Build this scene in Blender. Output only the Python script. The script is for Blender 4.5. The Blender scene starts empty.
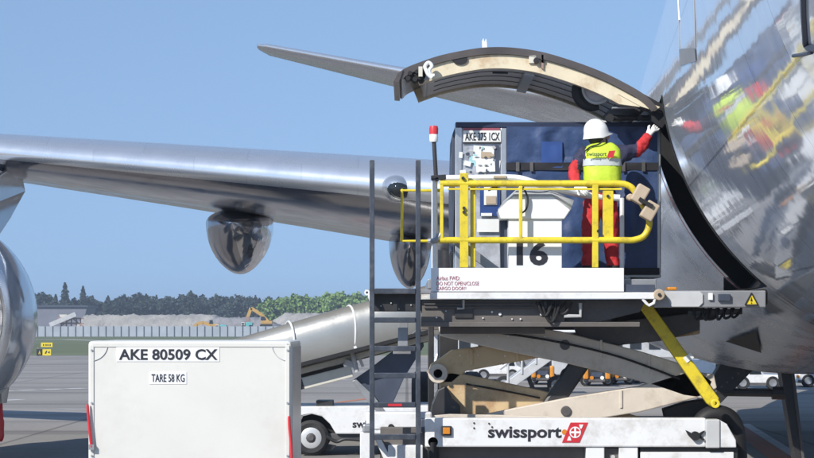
import bpy, bmesh, math, random
from mathutils import Vector, Matrix
R = math.radians
random.seed(7)
S = bpy.context.scene
C = S.collection

# ------------------------------------------------------------------ camera, sky, sun, exposure
F = 2175.0                 # focal length in pixels of the 814 px wide photograph
CAMZ = 2.2
cd = bpy.data.cameras.new('camera'); cam = bpy.data.objects.new('camera', cd); C.objects.link(cam)
cam.location = (0, 0, CAMZ); cam.rotation_euler = (R(90), 0, 0)
cd.sensor_width = 36; cd.lens = F/814*36; cd.shift_y = 96/814
cd.clip_start = .5; cd.clip_end = 9000
S.camera = cam
SKYLIFT = .2
SUN_EL, SUN_AZ = 35, 220   # azimuth clockwise from +Y (straight ahead): behind the camera, to its left
w = bpy.data.worlds.new('World'); S.world = w; w.use_nodes = True
nt = w.node_tree; nt.nodes.clear()
out = nt.nodes.new('ShaderNodeOutputWorld'); bg = nt.nodes.new('ShaderNodeBackground')
sky = nt.nodes.new('ShaderNodeTexSky'); sky.sky_type = 'NISHITA'; sky.sun_disc = False
sky.sun_elevation = R(SUN_EL); sky.sun_rotation = R(SUN_AZ)
sky.air_density = 1.0; sky.dust_density = 0.0; sky.ozone_density = 2.0; sky.altitude = 500
bg.inputs['Strength'].default_value = .115
tcw = nt.nodes.new('ShaderNodeTexCoord'); mpw = nt.nodes.new('ShaderNodeMapping')   # a clear day: the low sky is as blue as the sky higher up
mpw.inputs['Location'].default_value = (0, 0, SKYLIFT); mpw.inputs['Scale'].default_value = (1, 1, .5)
nt.links.new(tcw.outputs['Generated'], mpw.inputs[0]); nt.links.new(mpw.outputs[0], sky.inputs[0])
nt.links.new(sky.outputs[0], bg.inputs[0]); nt.links.new(bg.outputs[0], out.inputs[0])
sl = bpy.data.lights.new('sun', 'SUN'); sl.energy = 4.0; sl.angle = R(.53); sl.color = (1, .95, .87)
so = bpy.data.objects.new('sun', sl); C.objects.link(so)
sd = Vector((math.sin(R(SUN_AZ))*math.cos(R(SUN_EL)), math.cos(R(SUN_AZ))*math.cos(R(SUN_EL)), math.sin(R(SUN_EL))))
so.rotation_euler = sd.to_track_quat('Z', 'Y').to_euler(); so.location = sd*60
S.view_settings.view_transform = 'Standard'; S.view_settings.look = 'None'
S.view_settings.exposure = 0.42; S.view_settings.gamma = 1
S.view_settings.use_curve_mapping = False
S.cycles.use_denoising = True
S.cycles.max_bounces = 8; S.cycles.caustics_reflective = False; S.cycles.caustics_refractive = False
S.cycles.sample_clamp_indirect = 6

# ------------------------------------------------------------------ helpers
def P(px, py, Y): return Vector(((px-407)*Y/F, Y, CAMZ+(325-py)*Y/F))
def L(n, Y): return n*Y/F
ORG = {}
def tag(o, label=None, cat=None, group=None, kind=None):
    if label: o['label'] = label
    if cat: o['category'] = cat
    if group: o['group'] = group
    if kind: o['kind'] = kind
    return o
def thing(name, label, cat, loc, group=None):
    o = bpy.data.objects.new(name, None); C.objects.link(o); o.location = loc
    o.empty_display_size = .3
    ORG[o] = Vector(loc)
    return tag(o, label, cat, group)
def obj(name, bm, m, parent=None, bevel=0, smooth=35, loc=None, fix=True):
    """link a bmesh (in world coordinates) as ONE mesh object"""
    if fix: bmesh.ops.recalc_face_normals(bm, faces=bm.faces)
    me = bpy.data.meshes.new(name)
    if parent is not None: org = ORG[parent]
    elif loc is not None: org = Vector(loc)
    else: org = Vector((0, 0, 0))
    bmesh.ops.translate(bm, verts=bm.verts, vec=-org)
    bm.to_mesh(me); bm.free()
    o = bpy.data.objects.new(name, me); C.objects.link(o)
    for mm in (m if isinstance(m, (list, tuple)) else [m]): me.materials.append(mm)
    if smooth and not bevel:
        me.shade_smooth() if hasattr(me, 'shade_smooth') else [setattr(p, 'use_smooth', True) for p in me.polygons]
        me.set_sharp_from_angle(angle=R(smooth))
    ORG[o] = org
    if parent is not None: o.parent = parent
    else: o.location = org
    if bevel:
        b = o.modifiers.new('bevel', 'BEVEL'); b.width = bevel; b.segments = 2; b.limit_method = 'ANGLE'; b.angle_limit = R(40)
        b.harden_normals = False
    return o
def B(): return bmesh.new()
def box(bm, lo, hi, rot=None, mi=0):
    lo, hi = Vector(lo), Vector(hi); c = (lo+hi)/2
    g = bmesh.ops.create_cube(bm, size=1)
    M = Matrix.Translation(c)
    if rot is not None: M = M @ rot.to_4x4()
    M = M @ Matrix.Diagonal((*(hi-lo), 1))
    bmesh.ops.transform(bm, matrix=M, verts=g['verts'])
    if mi:
        for f in {f for v in g['verts'] for f in v.link_faces}: f.material_index = mi
    return bm
def pbox(bm, x0, y0, x1, y1, Y, d, mi=0):
    """box whose front face at distance Y spans these photo pixels, d metres deep"""
    a = P(x0, y1, Y); b = P(x1, y0, Y)
    return box(bm, (a.x, Y, a.z), (b.x, Y+d, b.z), mi=mi)
def prism(bm, pts, Y, d):
    fr = [bm.verts.new(P(x, y, Y)) for x, y in pts]
    bk = [bm.verts.new(v.co+Vector((0, d, 0))) for v in fr]
    n = len(fr)
    bm.faces.new(fr); bm.faces.new(bk[::-1])
    for i in range(n): bm.faces.new((fr[i], bk[i], bk[(i+1) % n], fr[(i+1) % n]))
    return bm
def tube(bm, pts, r, n=10, closed=False, caps=True):
    pts = [Vector(p) for p in pts]; N = len(pts)
    rs = r if isinstance(r, (list, tuple)) else [r]*N
    up = None; rings = []
    for i, p in enumerate(pts):
        if closed: t = (pts[(i+1) % N]-pts[i-1]).normalized()
        else: t = (pts[min(i+1, N-1)]-pts[max(i-1, 0)]).normalized()
        if up is None:
            up = t.orthogonal().normalized()
        else:
            up = (up - t*up.dot(t)); up = up.normalized() if up.length > 1e-6 else t.orthogonal().normalized()
        s = t.cross(up)
        rings.append([bm.verts.new(p+(up*math.cos(2*math.pi*k/n)+s*math.sin(2*math.pi*k/n))*rs[i]) for k in range(n)])
    for i in range(N if closed else N-1):
        a, b = rings[i], rings[(i+1) % N]
        for k in range(n): bm.faces.new((a[k], a[(k+1) % n], b[(k+1) % n], b[k]))
    if caps and not closed:
        bm.faces.new(rings[0][::-1]); bm.faces.new(rings[-1])
    return bm
def bar(bm, p0, p1, w, h, up=(0, 0, 1)):
    p0, p1 = Vector(p0), Vector(p1); t = (p1-p0); l = t.length; t.normalize()
    u = Vector(up); u = (u-t*u.dot(t))
    u = u.normalized() if u.length > 1e-4 else t.orthogonal().normalized()
    s = t.cross(u)
    M = Matrix((( t.x, s.x, u.x), (t.y, s.y, u.y), (t.z, s.z, u.z)))
    g = bmesh.ops.create_cube(bm, size=1)
    bmesh.ops.transform(bm, matrix=Matrix.Translation((p0+p1)/2) @ M.to_4x4() @ Matrix.Diagonal((l, w, h, 1)), verts=g['verts'])
    return bm
def lathe(bm, prof, c, axis='Y', n=32, caps=True):
    """prof: (along, radius) pairs; revolved about an axis through c"""
    c = Vector(c); rings = []
    for a, r in prof:
        ring = []
        for k in range(n):
            th = 2*math.pi*k/n; x, y = r*math.cos(th), r*math.sin(th)
            v = {'Y': Vector((x, a, y)), 'X': Vector((a, x, y)), 'Z': Vector((x, y, a))}[axis]
            ring.append(bm.verts.new(c+v))
        rings.append(ring)
    for i in range(len(rings)-1):
        a, b = rings[i], rings[i+1]
        for k in range(n): bm.faces.new((a[k], a[(k+1) % n], b[(k+1) % n], b[k]))
    if caps:
        bm.faces.new(rings[0][::-1]); bm.faces.new(rings[-1])
    return bm
def disc(bm, px, py, Y, rpx, d, n=24):
    p = P(px, py, Y); return lathe(bm, [(0, L(rpx, Y)), (d, L(rpx, Y))], p, 'Y', n)
def ring(bm, px, py, Y, r0, r1, d, n=24):
    p = P(px, py, Y); a, b = L(r0, Y), L(r1, Y)
    rr = [[bm.verts.new(p+Vector((rad*math.cos(2*math.pi*k/n), yy, rad*math.sin(2*math.pi*k/n)))) for k in range(n)] for rad, yy in ((a, 0), (b, 0), (b, d), (a, d))]
    for i in range(4):
        A, Bq = rr[i], rr[(i+1) % 4]
        for k in range(n): bm.faces.new((A[k], A[(k+1) % n], Bq[(k+1) % n], Bq[k]))
    return bm
def smoothpath(pts, k=6):
    pts = [Vector(p) for p in pts]; q = [pts[0]]+pts+[pts[-1]]; o = []
    for i in range(1, len(q)-2):
        for j in range(k):
            t = j/k; a, b, c, d = q[i-1], q[i], q[i+1], q[i+2]
            o.append(.5*((2*b)+(c-a)*t+(2*a-5*b+4*c-d)*t*t+(3*b-a-3*c+d)*t**3))
    o.append(pts[-1]); return o

# ------------------------------------------------------------------ materials
def mat(name, col, rough=.5, metal=0, var=.12, scale=3, dirt=None, dirt_amt=.0, bump=0, bscale=30, rvar=.1, spec=.5, coat=0, dist=.02, dscale=1.2):
    m = bpy.data.materials.new(name); m.use_nodes = True
    t = m.node_tree; N = t.nodes; p = N['Principled BSDF']; K = t.links.new
    p.inputs['Roughness'].default_value = rough; p.inputs['Metallic'].default_value = metal
    p.inputs['Specular IOR Level'].default_value = spec
    if coat: p.inputs['Coat Weight'].default_value = coat; p.inputs['Coat Roughness'].default_value = .08
    tc = N.new('ShaderNodeTexCoord')
    nz = N.new('ShaderNodeTexNoise'); nz.inputs['Scale'].default_value = scale; nz.inputs['Detail'].default_value = 6; nz.inputs['Roughness'].default_value = .6
    K(tc.outputs['Object'], nz.inputs['Vector'])
    cr = N.new('ShaderNodeValToRGB'); e = cr.color_ramp.elements
    e[0].position = .3; e[1].position = .7
    e[0].color = (*[c*(1-var) for c in col], 1); e[1].color = (*[min(1, c*(1+var)) for c in col], 1)
    K(nz.outputs['Fac'], cr.inputs['Fac']); last = cr.outputs['Color']
    if dirt:
        n2 = N.new('ShaderNodeTexNoise'); n2.inputs['Scale'].default_value = dscale; n2.inputs['Detail'].default_value = 10; n2.inputs['Roughness'].default_value = .72
        K(tc.outputs['Object'], n2.inputs['Vector'])
        r2 = N.new('ShaderNodeMapRange'); r2.inputs[1].default_value = .5; r2.inputs[2].default_value = .72; r2.inputs[4].default_value = dirt_amt
        K(n2.outputs['Fac'], r2.inputs[0])
        mx = N.new('ShaderNodeMix'); mx.data_type = 'RGBA'
        K(r2.outputs[0], mx.inputs[0]); K(last, mx.inputs[6]); mx.inputs[7].default_value = (*dirt, 1); last = mx.outputs[2]
    K(last, p.inputs['Base Color'])
    if rvar:
        rr = N.new('ShaderNodeMapRange'); rr.inputs[3].default_value = max(0, rough-rvar); rr.inputs[4].default_value = min(1, rough+rvar)
        K(nz.outputs['Fac'], rr.inputs[0]); K(rr.outputs[0], p.inputs['Roughness'])
    if bump:
        n3 = N.new('ShaderNodeTexNoise'); n3.inputs['Scale'].default_value = bscale; n3.inputs['Detail'].default_value = 4
        K(tc.outputs['Object'], n3.inputs['Vector'])
        bp = N.new('ShaderNodeBump'); bp.inputs['Strength'].default_value = bump; bp.inputs['Distance'].default_value = dist
        K(n3.outputs['Fac'], bp.inputs['Height']); K(bp.outputs[0], p.inputs['Normal'])
    return m
M = {}
M['white'] = mat('white_paint', (.74, .75, .76), .38, var=.04, dirt=(.33, .29, .24), dirt_amt=.55, scale=2, dscale=3.5)
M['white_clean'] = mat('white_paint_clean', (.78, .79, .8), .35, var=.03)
M['offwhite'] = mat('container_panel', (.66, .655, .615), .42, var=.035, scale=1.5, dirt=(.5, .48, .44), dirt_amt=.35, bump=.12, bscale=5, dist=.01, dscale=2.3)
M['yellow'] = mat('yellow_paint', (.7, .56, .03), .42, var=.08, dirt=(.22, .16, .05), dirt_amt=.75, dscale=7, bump=.1)
M['darkgrey'] = mat('dark_grey_steel', (.085, .082, .085), .5, var=.2, dirt=(.2, .17, .14), dirt_amt=.6, bump=.15)
M['truss'] = mat('weathered_grey_steel', (.13, .118, .11), .55, var=.15, dirt=(.08, .07, .06), dirt_amt=.6)
M['grey'] = mat('grey_steel', (.3, .31, .33), .4, .3, var=.12, dirt=(.15, .14, .13), dirt_amt=.5)
M['ltgrey'] = mat('light_grey_paint', (.5, .51, .52), .45, var=.08, dirt=(.25, .24, .23), dirt_amt=.5)
M['ladder'] = mat('ladder_steel', (.07, .08, .1), .4, .5, var=.15, dirt=(.3, .3, .3), dirt_amt=.3, dscale=6)
M['cream'] = mat('cream_paint', (.6, .45, .26), .5, var=.08, dirt=(.3, .13, .05), dirt_amt=.9, dscale=2.2)
M['beige'] = mat('grey_beige_paint', (.66, .59, .5), .5, var=.08, dirt=(.25, .18, .12), dirt_amt=.6, dscale=2)
M['black'] = mat('black_rubber', (.018, .018, .02), .6, var=.3, spec=.35)
M['blackmetal'] = mat('black_steel', (.028, .028, .03), .42, var=.3, dirt=(.09, .08, .07), dirt_amt=.4)
M['ink'] = mat('black_ink', (.02, .02, .028), .5, var=.05)
M['redink'] = mat('dull_red_ink', (.3, .07, .1), .5, var=.05)
M['red'] = mat('red_paint', (.55, .03, .04), .4, var=.08)
M['amber'] = mat('amber_plastic', (.6, .22, .02), .25, var=.08)
M['pad'] = mat('tan_foam_pad', (.46, .37, .27), .8, var=.1)
M['tyre'] = mat('tyre_rubber', (.03, .03, .032), .75, var=.25, spec=.3, dirt=(.12, .11, .1), dirt_amt=.4)
M['rim'] = mat('pale_steel_rim', (.55, .56, .57), .35, .2, var=.08)
M['glassdark'] = mat('dark_glass', (.02, .025, .03), .06, var=.1, rvar=.02)
M['alu'] = mat('aluminium_frame', (.5, .52, .54), .35, .7, var=.12, dirt=(.25, .25, .26), dirt_amt=.5)
M['navy'] = mat('navy_tarp', (.03, .06, .15), .48, var=.25, scale=4, bump=.5, bscale=3.5, dist=.05)
M['navydark'] = mat('navy_tarp_dark', (.012, .022, .06), .5, var=.2, bump=.3, bscale=6)
M['blue'] = mat('bright_blue_patch', (.02, .06, .22), .5, var=.15)
M['strap'] = mat('black_strap', (.012, .012, .016), .7, var=.2)
M['helmet'] = mat('helmet_plastic', (.8, .8, .78), .22, var=.02)
M['vest'] = mat('lime_vest', (.52, .68, .04), .6, var=.08, bump=.5, bscale=14, dist=.02)
M['band'] = mat('reflective_band', (.5, .54, .53), .4, var=.06)
M['jacket'] = mat('navy_jacket', (.03, .032, .07), .8, var=.2, bump=.5, bscale=12, dist=.02)
M['redcloth'] = mat('red_cloth', (.5, .026, .03), .8, var=.2, bump=.6, bscale=11, dist=.025)
M['glove'] = mat('white_glove', (.76, .76, .74), .8, var=.05)
M['skin'] = mat('skin', (.5, .29, .2), .5, var=.08)
M['hair'] = mat('dark_hair', (.015, .012, .01), .6, var=.3)
M['conc'] = mat('conc', (.3, .3, .3), .8)
M['canopy'] = mat('silver_canopy', (.42, .415, .39), .32, .55, var=.06, scale=1.3, bump=.15, bscale=2.5, dist=.05)
M['slate'] = mat('slate_blue_steel', (.06, .075, .11), .5, .2, var=.15)
M['orange'] = mat('orange_paint', (.62, .25, .03), .4, var=.08)
M['teal'] = mat('teal_paint', (.12, .42, .44), .5, var=.1)
M['excav'] = mat('excavator_yellow', (.5, .3, .08), .5, var=.1)
M['rust'] = mat('rust_frame', (.3, .2, .17), .8, var=.2)
M['shed'] = mat('shed_cladding', (.17, .18, .22), .7, var=.15, scale=.3)
M['fence'] = mat('fence_panel', (.36, .4, .45), .6, var=.12, scale=.4)
M['trunk'] = mat('bark', (.08, .06, .045), .9, var=.2)
M['conifer'] = mat('conifer_needles', (.03, .05, .04), .8, var=.45, scale=.5)
M['leafgreen'] = mat('broad_leaves', (.15, .25, .06), .8, var=.4, scale=.4)
M['cream2'] = mat('pale_cream_paint', (.62, .6, .52), .5, var=.06, dirt=(.3, .28, .24), dirt_amt=.4)
M['channel'] = mat('primer_cream', (.66, .58, .42), .5, var=.08, scale=4, dirt=(.38, .2, .07), dirt_amt=.85, dscale=3.2)
M['lining'] = mat('door_lining', (.6, .58, .6), .45, .2, var=.06, dirt=(.2, .2, .2), dirt_amt=.4)
M['doorskin'] = mat('door_edge_skin', (.12, .1, .09), .35, .5, var=.2)
M['sticker'] = mat('paper_label', (.75, .76, .74), .6, var=.06)
M['cyan'] = mat('cyan_label', (.35, .6, .64), .6, var=.1)

def polished(name, col, rough, joint=0, wav=.05, wscale=.35, jw=(1.9, 1.25), tint_var=.06, metal=1, rvary=.5):
    """bare aluminium: slightly wavy reflections, sheet joints from a brick pattern on the UVs (metres)"""
    m = bpy.data.materials.new(name); m.use_nodes = True
    t = m.node_tree; N = t.nodes; p = N['Principled BSDF']; K = t.links.new
    p.inputs['Metallic'].default_value = metal
    tc = N.new('ShaderNodeTexCoord')
    n1 = N.new('ShaderNodeTexNoise'); n1.inputs['Scale'].default_value = wscale; n1.inputs['Detail'].default_value = 2.5
    K(tc.outputs['Object'], n1.inputs['Vector'])
    n2 = N.new('ShaderNodeTexNoise'); n2.inputs['Scale'].default_value = 1.6; n2.inputs['Detail'].default_value = 9; n2.inputs['Roughness'].default_value = .7
    K(tc.outputs['Object'], n2.inputs['Vector'])
    rr = N.new('ShaderNodeMapRange'); rr.inputs[1].default_value = .35; rr.inputs[2].default_value = .75
    rr.inputs[3].default_value = rough*(1-rvary*.8); rr.inputs[4].default_value = rough*(1+rvary*1.6)
    K(n2.outputs['Fac'], rr.inputs[0]); K(rr.outputs[0], p.inputs['Roughness'])
    cr = N.new('ShaderNodeValToRGB'); e = cr.color_ramp.elements; e[0].position = .3; e[1].position = .7
    e[0].color = (*[c*(1-tint_var) for c in col], 1); e[1].color = (*[min(1, c*(1+tint_var)) for c in col], 1)
    K(n2.outputs['Fac'], cr.inputs['Fac']); last = cr.outputs['Color']
    if joint:
        br = N.new('ShaderNodeTexBrick'); br.inputs['Scale'].default_value = 1; br.inputs['Mortar Size'].default_value = .011
        br.inputs['Brick Width'].default_value = jw[0]; br.inputs['Row Height'].default_value = jw[1]
        br.inputs['Color1'].default_value = (1, 1, 1, 1); br.inputs['Color2'].default_value = (.93, .93, .93, 1); br.inputs['Mortar'].default_value = (1-joint,)*3+(1,)
        K(tc.outputs['UV'], br.inputs['Vector'])
        mx = N.new('ShaderNodeMix'); mx.data_type = 'RGBA'; mx.blend_type = 'MULTIPLY'; mx.inputs[0].default_value = 1
        K(last, mx.inputs[6]); K(br.outputs['Color'], mx.inputs[7]); last = mx.outputs[2]
    K(last, p.inputs['Base Color'])
    bp = N.new('ShaderNodeBump'); bp.inputs['Strength'].default_value = 1; bp.inputs['Distance'].default_value = wav
    K(n1.outputs['Fac'], bp.inputs['Height']); K(bp.outputs[0], p.inputs['Normal'])
    return m
M['skinmetal'] = polished('polished_fuselage_skin', (.74, .8, .89), .055, .45, wav=.007, wscale=.9, metal=.27, rvary=.35)
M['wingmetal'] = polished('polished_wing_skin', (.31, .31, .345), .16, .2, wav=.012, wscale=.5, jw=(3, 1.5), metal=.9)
M['bellymetal'] = polished('dull_belly_skin', (.52, .58, .68), .28, .25, wav=.01, wscale=.5, jw=(3, 1.5), metal=.55)
M['lemetal'] = polished('polished_leading_edge', (.74, .77, .81), .28, .12, wav=.0, wscale=.5, metal=.8, tint_var=.01, rvary=.1)
M['cowlmetal'] = polished('polished_cowl', (.56, .62, .7), .12, .2, wav=.003, wscale=.8, jw=(2, 2), metal=.3)
M['tailmetal'] = polished('tailplane_skin', (.5, .5, .52), .25, .2, wav=.005, wscale=.5, jw=(3, 1.5), metal=.7)
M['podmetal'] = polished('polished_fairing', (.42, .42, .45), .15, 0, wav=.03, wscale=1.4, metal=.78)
M['podlit'] = polished('fairing_lit_side', (.7, .71, .74), .12, 0, wav=.03, wscale=2.4, metal=.8)

def ground_mat(name, col, joint=None, var=.1, sc=.05, streak=0):
    m = bpy.data.materials.new(name); m.use_nodes = True
    t = m.node_tree; N = t.nodes; p = N['Principled BSDF']; K = t.links.new
    p.inputs['Roughness'].default_value = .85; p.inputs['Specular IOR Level'].default_value = .3
    tc = N.new('ShaderNodeTexCoord')
    def noise(s, d=6, sx=None):
        n = N.new('ShaderNodeTexNoise'); n.inputs['Scale'].default_value = s; n.inputs['Detail'].default_value = d
        if sx:
            mp = N.new('ShaderNodeMapping'); mp.inputs['Scale'].default_value = sx; K(tc.outputs['Object'], mp.inputs[0]); K(mp.outputs[0], n.inputs['Vector'])
        else: K(tc.outputs['Object'], n.inputs['Vector'])
        return n
    a = noise(sc, 8); b = noise(6, 8)
    ad = N.new('ShaderNodeMath'); ad.operation = 'MULTIPLY_ADD'; ad.inputs[1].default_value = .6
    hb = N.new('ShaderNodeMath'); hb.operation = 'MULTIPLY'; hb.inputs[1].default_value = .4
    K(b.outputs['Fac'], hb.inputs[0]); K(a.outputs['Fac'], ad.inputs[0]); K(hb.outputs[0], ad.inputs[2])
    cr = N.new('ShaderNodeValToRGB'); e = cr.color_ramp.elements; e[0].position = .3; e[1].position = .7
    e[0].color = (*[c*(1-var) for c in col], 1); e[1].color = (*[c*(1+var) for c in col], 1)
    K(ad.outputs[0], cr.inputs['Fac']); last = cr.outputs['Color']
    if streak:
        n = noise(1, 5, (.012, .35, 1)); mr = N.new('ShaderNodeMapRange'); mr.inputs[1].default_value = .5; mr.inputs[2].default_value = .75; mr.inputs[4].default_value = streak
        K(n.outputs['Fac'], mr.inputs[0])
        mx = N.new('ShaderNodeMix'); mx.data_type = 'RGBA'; K(mr.outputs[0], mx.inputs[0]); K(last, mx.inputs[6]); mx.inputs[7].default_value = (.07, .068, .066, 1); last = mx.outputs[2]
    if joint:
        br = N.new('ShaderNodeTexBrick'); br.offset = 0; br.inputs['Scale'].default_value = 1; br.inputs['Mortar Size'].default_value = .05
        br.inputs['Brick Width'].default_value = joint; br.inputs['Row Height'].default_value = joint
        br.inputs['Color1'].default_value = (1, 1, 1, 1); br.inputs['Color2'].default_value = (.8, .8, .79, 1); br.inputs['Mortar'].default_value = (.45, .44, .43, 1)
        K(tc.outputs['Object'], br.inputs['Vector'])
        mx = N.new('ShaderNodeMix'); mx.data_type = 'RGBA'; mx.blend_type = 'MULTIPLY'; mx.inputs[0].default_value = .8
        K(last, mx.inputs[6]); K(br.outputs['Color'], mx.inputs[7]); last = mx.outputs[2]
    K(last, p.inputs['Base Color'])
    bp = N.new('ShaderNodeBump'); bp.inputs['Strength'].default_value = .3; bp.inputs['Distance'].default_value = .02
    K(b.outputs['Fac'], bp.inputs['Height']); K(bp.outputs[0], p.inputs['Normal'])
    return m

# ------------------------------------------------------------------ writing
def text(parent, s, x0, y0, x1, y1, Y, m, bold=0, name='lettering', ext=.002, shear=0):
    cu = bpy.data.curves.new('t', 'FONT'); cu.body = s; cu.size = 1; cu.offset = bold; cu.shear = shear; cu.extrude = .01; cu.resolution_u = 3
    to = bpy.data.objects.new('t', cu); C.objects.link(to)
    dg = bpy.context.evaluated_depsgraph_get(); dg.update()
    me = bpy.data.meshes.new_from_object(to.evaluated_get(dg))
    bpy.data.objects.remove(to); bpy.data.curves.remove(cu)
    xs = [v.co.x for v in me.vertices]; ys = [v.co.y for v in me.vertices]
    a, b = P(x0, y1, Y), P(x1, y0, Y)
    sx = (b.x-a.x)/(max(xs)-min(xs)); sz = (b.z-a.z)/(max(ys)-min(ys))
    for v in me.vertices:
        v.co = Vector((a.x+(v.co.x-min(xs))*sx, Y-(v.co.z*ext/.01)-ext, a.z+(v.co.y-min(ys))*sz)) - ORG[parent]
    me.materials.clear(); me.materials.append(m); me.name = name
    o = bpy.data.objects.new(name, me); C.objects.link(o); o.parent = parent; ORG[o] = ORG[parent]
    return o

# ================================================================== SETTING
def sheet(name, x0, x1, y0, y1, z, m, thing_tag=None):
    b = B(); v = [b.verts.new(p) for p in ((x0, y0, z), (x1, y0, z), (x1, y1, z), (x0, y1, z))]; b.faces.new(v)
    o = obj(name, b, m, smooth=0); o['kind'] = 'structure'; return o
sheet('ground', -4000, 4000, -300, 6000, -.008, ground_mat('dry_soil', (.2, .19, .14), var=.2, sc=.02))
sheet('airfield_grass', -400, 400, 158, 420, -.004, ground_mat('mown_grass', (.13, .15, .075), var=.3, sc=.06))
sheet('apron', -300, 300, -60, 158, 0, ground_mat('apron_concrete', (.31, .29, .27), joint=7.5, var=.2, sc=.15, streak=.65))
ASPH = M['white_clean']
mk_white = mat('worn_white_marking', (.62, .62, .6), .7, var=.1, scale=3, dirt=(.25, .24, .23), dirt_amt=.8, dscale=1.5)
mk_red = mat('worn_orange_marking', (.46, .17, .09), .75, var=.1, dirt=(.22, .2, .19), dirt_amt=.8, dscale=1.5)
def gY(py): return CAMZ*F/(py-325)
def G(px, py, z=.004): Y = gY(py); return Vector(((px-407)*Y/F, Y, z))
def stripe(name, pts, width, m, z=.004, dash=None):
    b = B(); pts = [Vector((p.x, p.y, z)) for p in pts]
    segs = []
    if dash:
        p0, p1 = pts[0], pts[-1]; n = int((p1-p0).length/(dash[0]+dash[1])); t = (p1-p0).normalized()
        for i in range(n): segs.append([p0+t*i*(dash[0]+dash[1]), p0+t*(i*(dash[0]+dash[1])+dash[0])])
    else: segs = [pts]
    for sg in segs:
        prev = None
        for i, p in enumerate(sg):
            t = (sg[min(i+1, len(sg)-1)]-sg[max(i-1, 0)]).normalized(); nrm = Vector((-t.y, t.x, 0))*width/2
            cur = (b.verts.new(p-nrm), b.verts.new(p+nrm))
            if prev: b.faces.new((prev[0], cur[0], cur[1], prev[1]))
            prev = cur
    o = obj(name, b, m, smooth=0); o['kind'] = 'structure'; return o
stripe('apron_dashed_marking', [G(-60, 393), G(420, 377)], .5, mk_white, dash=(.9, .25))
stripe('apron_line_marking', [G(-60, 411), G(500, 417)], .18, mk_white)
stripe('apron_short_marking', [G(0, 400.5), G(22, 399.5)], .35, mk_white)
stripe('apron_cross_marking', [G(58, 409), G(96, 410)], .2, mk_white, z=.008)
stripe('taxi_line_marking', smoothpath([G(372, 398), G(335, 403), G(318, 406), G(335, 409), G(380, 413)], 6), .28, mk_red)
stripe('taxi_guide_marking', [G(735, 424), G(800, 472)], .45, mk_red)
stripe('stop_bar_marking', [G(745, 424), G(815, 468)], .2, mk_white, z=.008)
stripe('vehicle_lane_marking', [G(560, 387.5), G(830, 389)], .35, mk_white)
stripe('perimeter_road_marking', [Vector((-140, 330, 0)), Vector((-52, 330, 0)), Vector((-40, 300, 0)), Vector((60, 300, 0))], 3.2, mk_white, z=.0)

# gravel mounds: terrain
def mound(name, cx, Y, wx, wy, h, m, flat=.45, nx=60, ny=24, seed=0):
    rnd = random.Random(seed); b = B(); g = {}
    from mathutils import noise as nz
    for i in range(nx+1):
        for j in range(ny+1):
            u, v = i/nx*2-1, j/ny*2-1
            e = min(1, (1-abs(u))/(1-flat))*min(1, (1-abs(v))/.6)
            z = h*max(0, e)*(1+.1*nz.noise(Vector((u*7+seed, v*4, 3)))) + (.5*nz.noise(Vector((u*25, v*14, seed))) if 0 < i < nx and 0 < j < ny else 0)
            g[i, j] = b.verts.new((cx+u*wx/2, Y+v*wy/2, z-.05))
    for i in range(nx):
        for j in range(ny): b.faces.new((g[i, j], g[i+1, j], g[i+1, j+1], g[i, j+1]))
    o = obj(name, b, m, smooth=60); o['kind'] = 'structure'; return o
gm1 = mat('crushed_gravel', (.33, .315, .29), .9, var=.18, scale=.4, bump=.6, bscale=2, dist=.3)
gm2 = mat('grey_spoil', (.26, .255, .26), .9, var=.2, scale=.3, bump=.6, bscale=1.2, dist=.4)
YM = 460
mound('gravel_mound', P(152, 330, YM).x, YM, L(165, YM), 26, 4.2, gm1, flat=.78, seed=2)
mound('spoil_mound', P(240, 330, YM-20).x, YM-20, L(130, YM-20), 24, 3.6, gm2, flat=.35, seed=5)
mound('distant_mound', P(310, 330, YM+30).x, YM+30, L(130, YM), 26, 4.7, gm1, flat=.4, seed=9)

# shed and dark roof beyond the fence
t = thing('storage_shed', 'long blue-grey shed behind the airfield fence left of the gravel mound', 'shed', P(45, 337, 480)-Vector((0, 0, 0)))
b = B(); prism(b, [(-60, 336), (-60, 307), (87, 307), (80, 336)], 480, 14); obj('wall', b, M['shed'], t)
b = B(); prism(b, [(-62, 307), (-62, 304.6), (88, 305.4), (88, 307)], 479.5, 15); obj('roof', b, M['slate'], t)
t = thing('flat_roofed_building', 'low building with a dark flat roof in front of the pale green trees', 'building', P(337, 336, 500))
b = B(); pbox(b, 322, 319, 352, 335, 500, 9); obj('wall', b, M['cream2'], t)
b = B(); pbox(b, 320, 316.5, 354, 319, 499.5, 10); obj('roof', b, M['blackmetal'], t)

# boundary fence
t = thing('boundary_fence', 'long pale grey panel fence with dark posts beyond the airfield grass', 'fence', (P(120, 337, 400).x, 400, 0))
b = B(); pbox(b, 20, 326.3, 430, 336.6, 400, .08); obj('fence_panel', b, M['fence'], t)
x = 22
while x < 430:
    b = B(); pbox(b, x-.3, 326, x+.3, 337, 399.85, .14); obj('fence_post', b, M['shed'], t); x += 7.6

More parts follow.
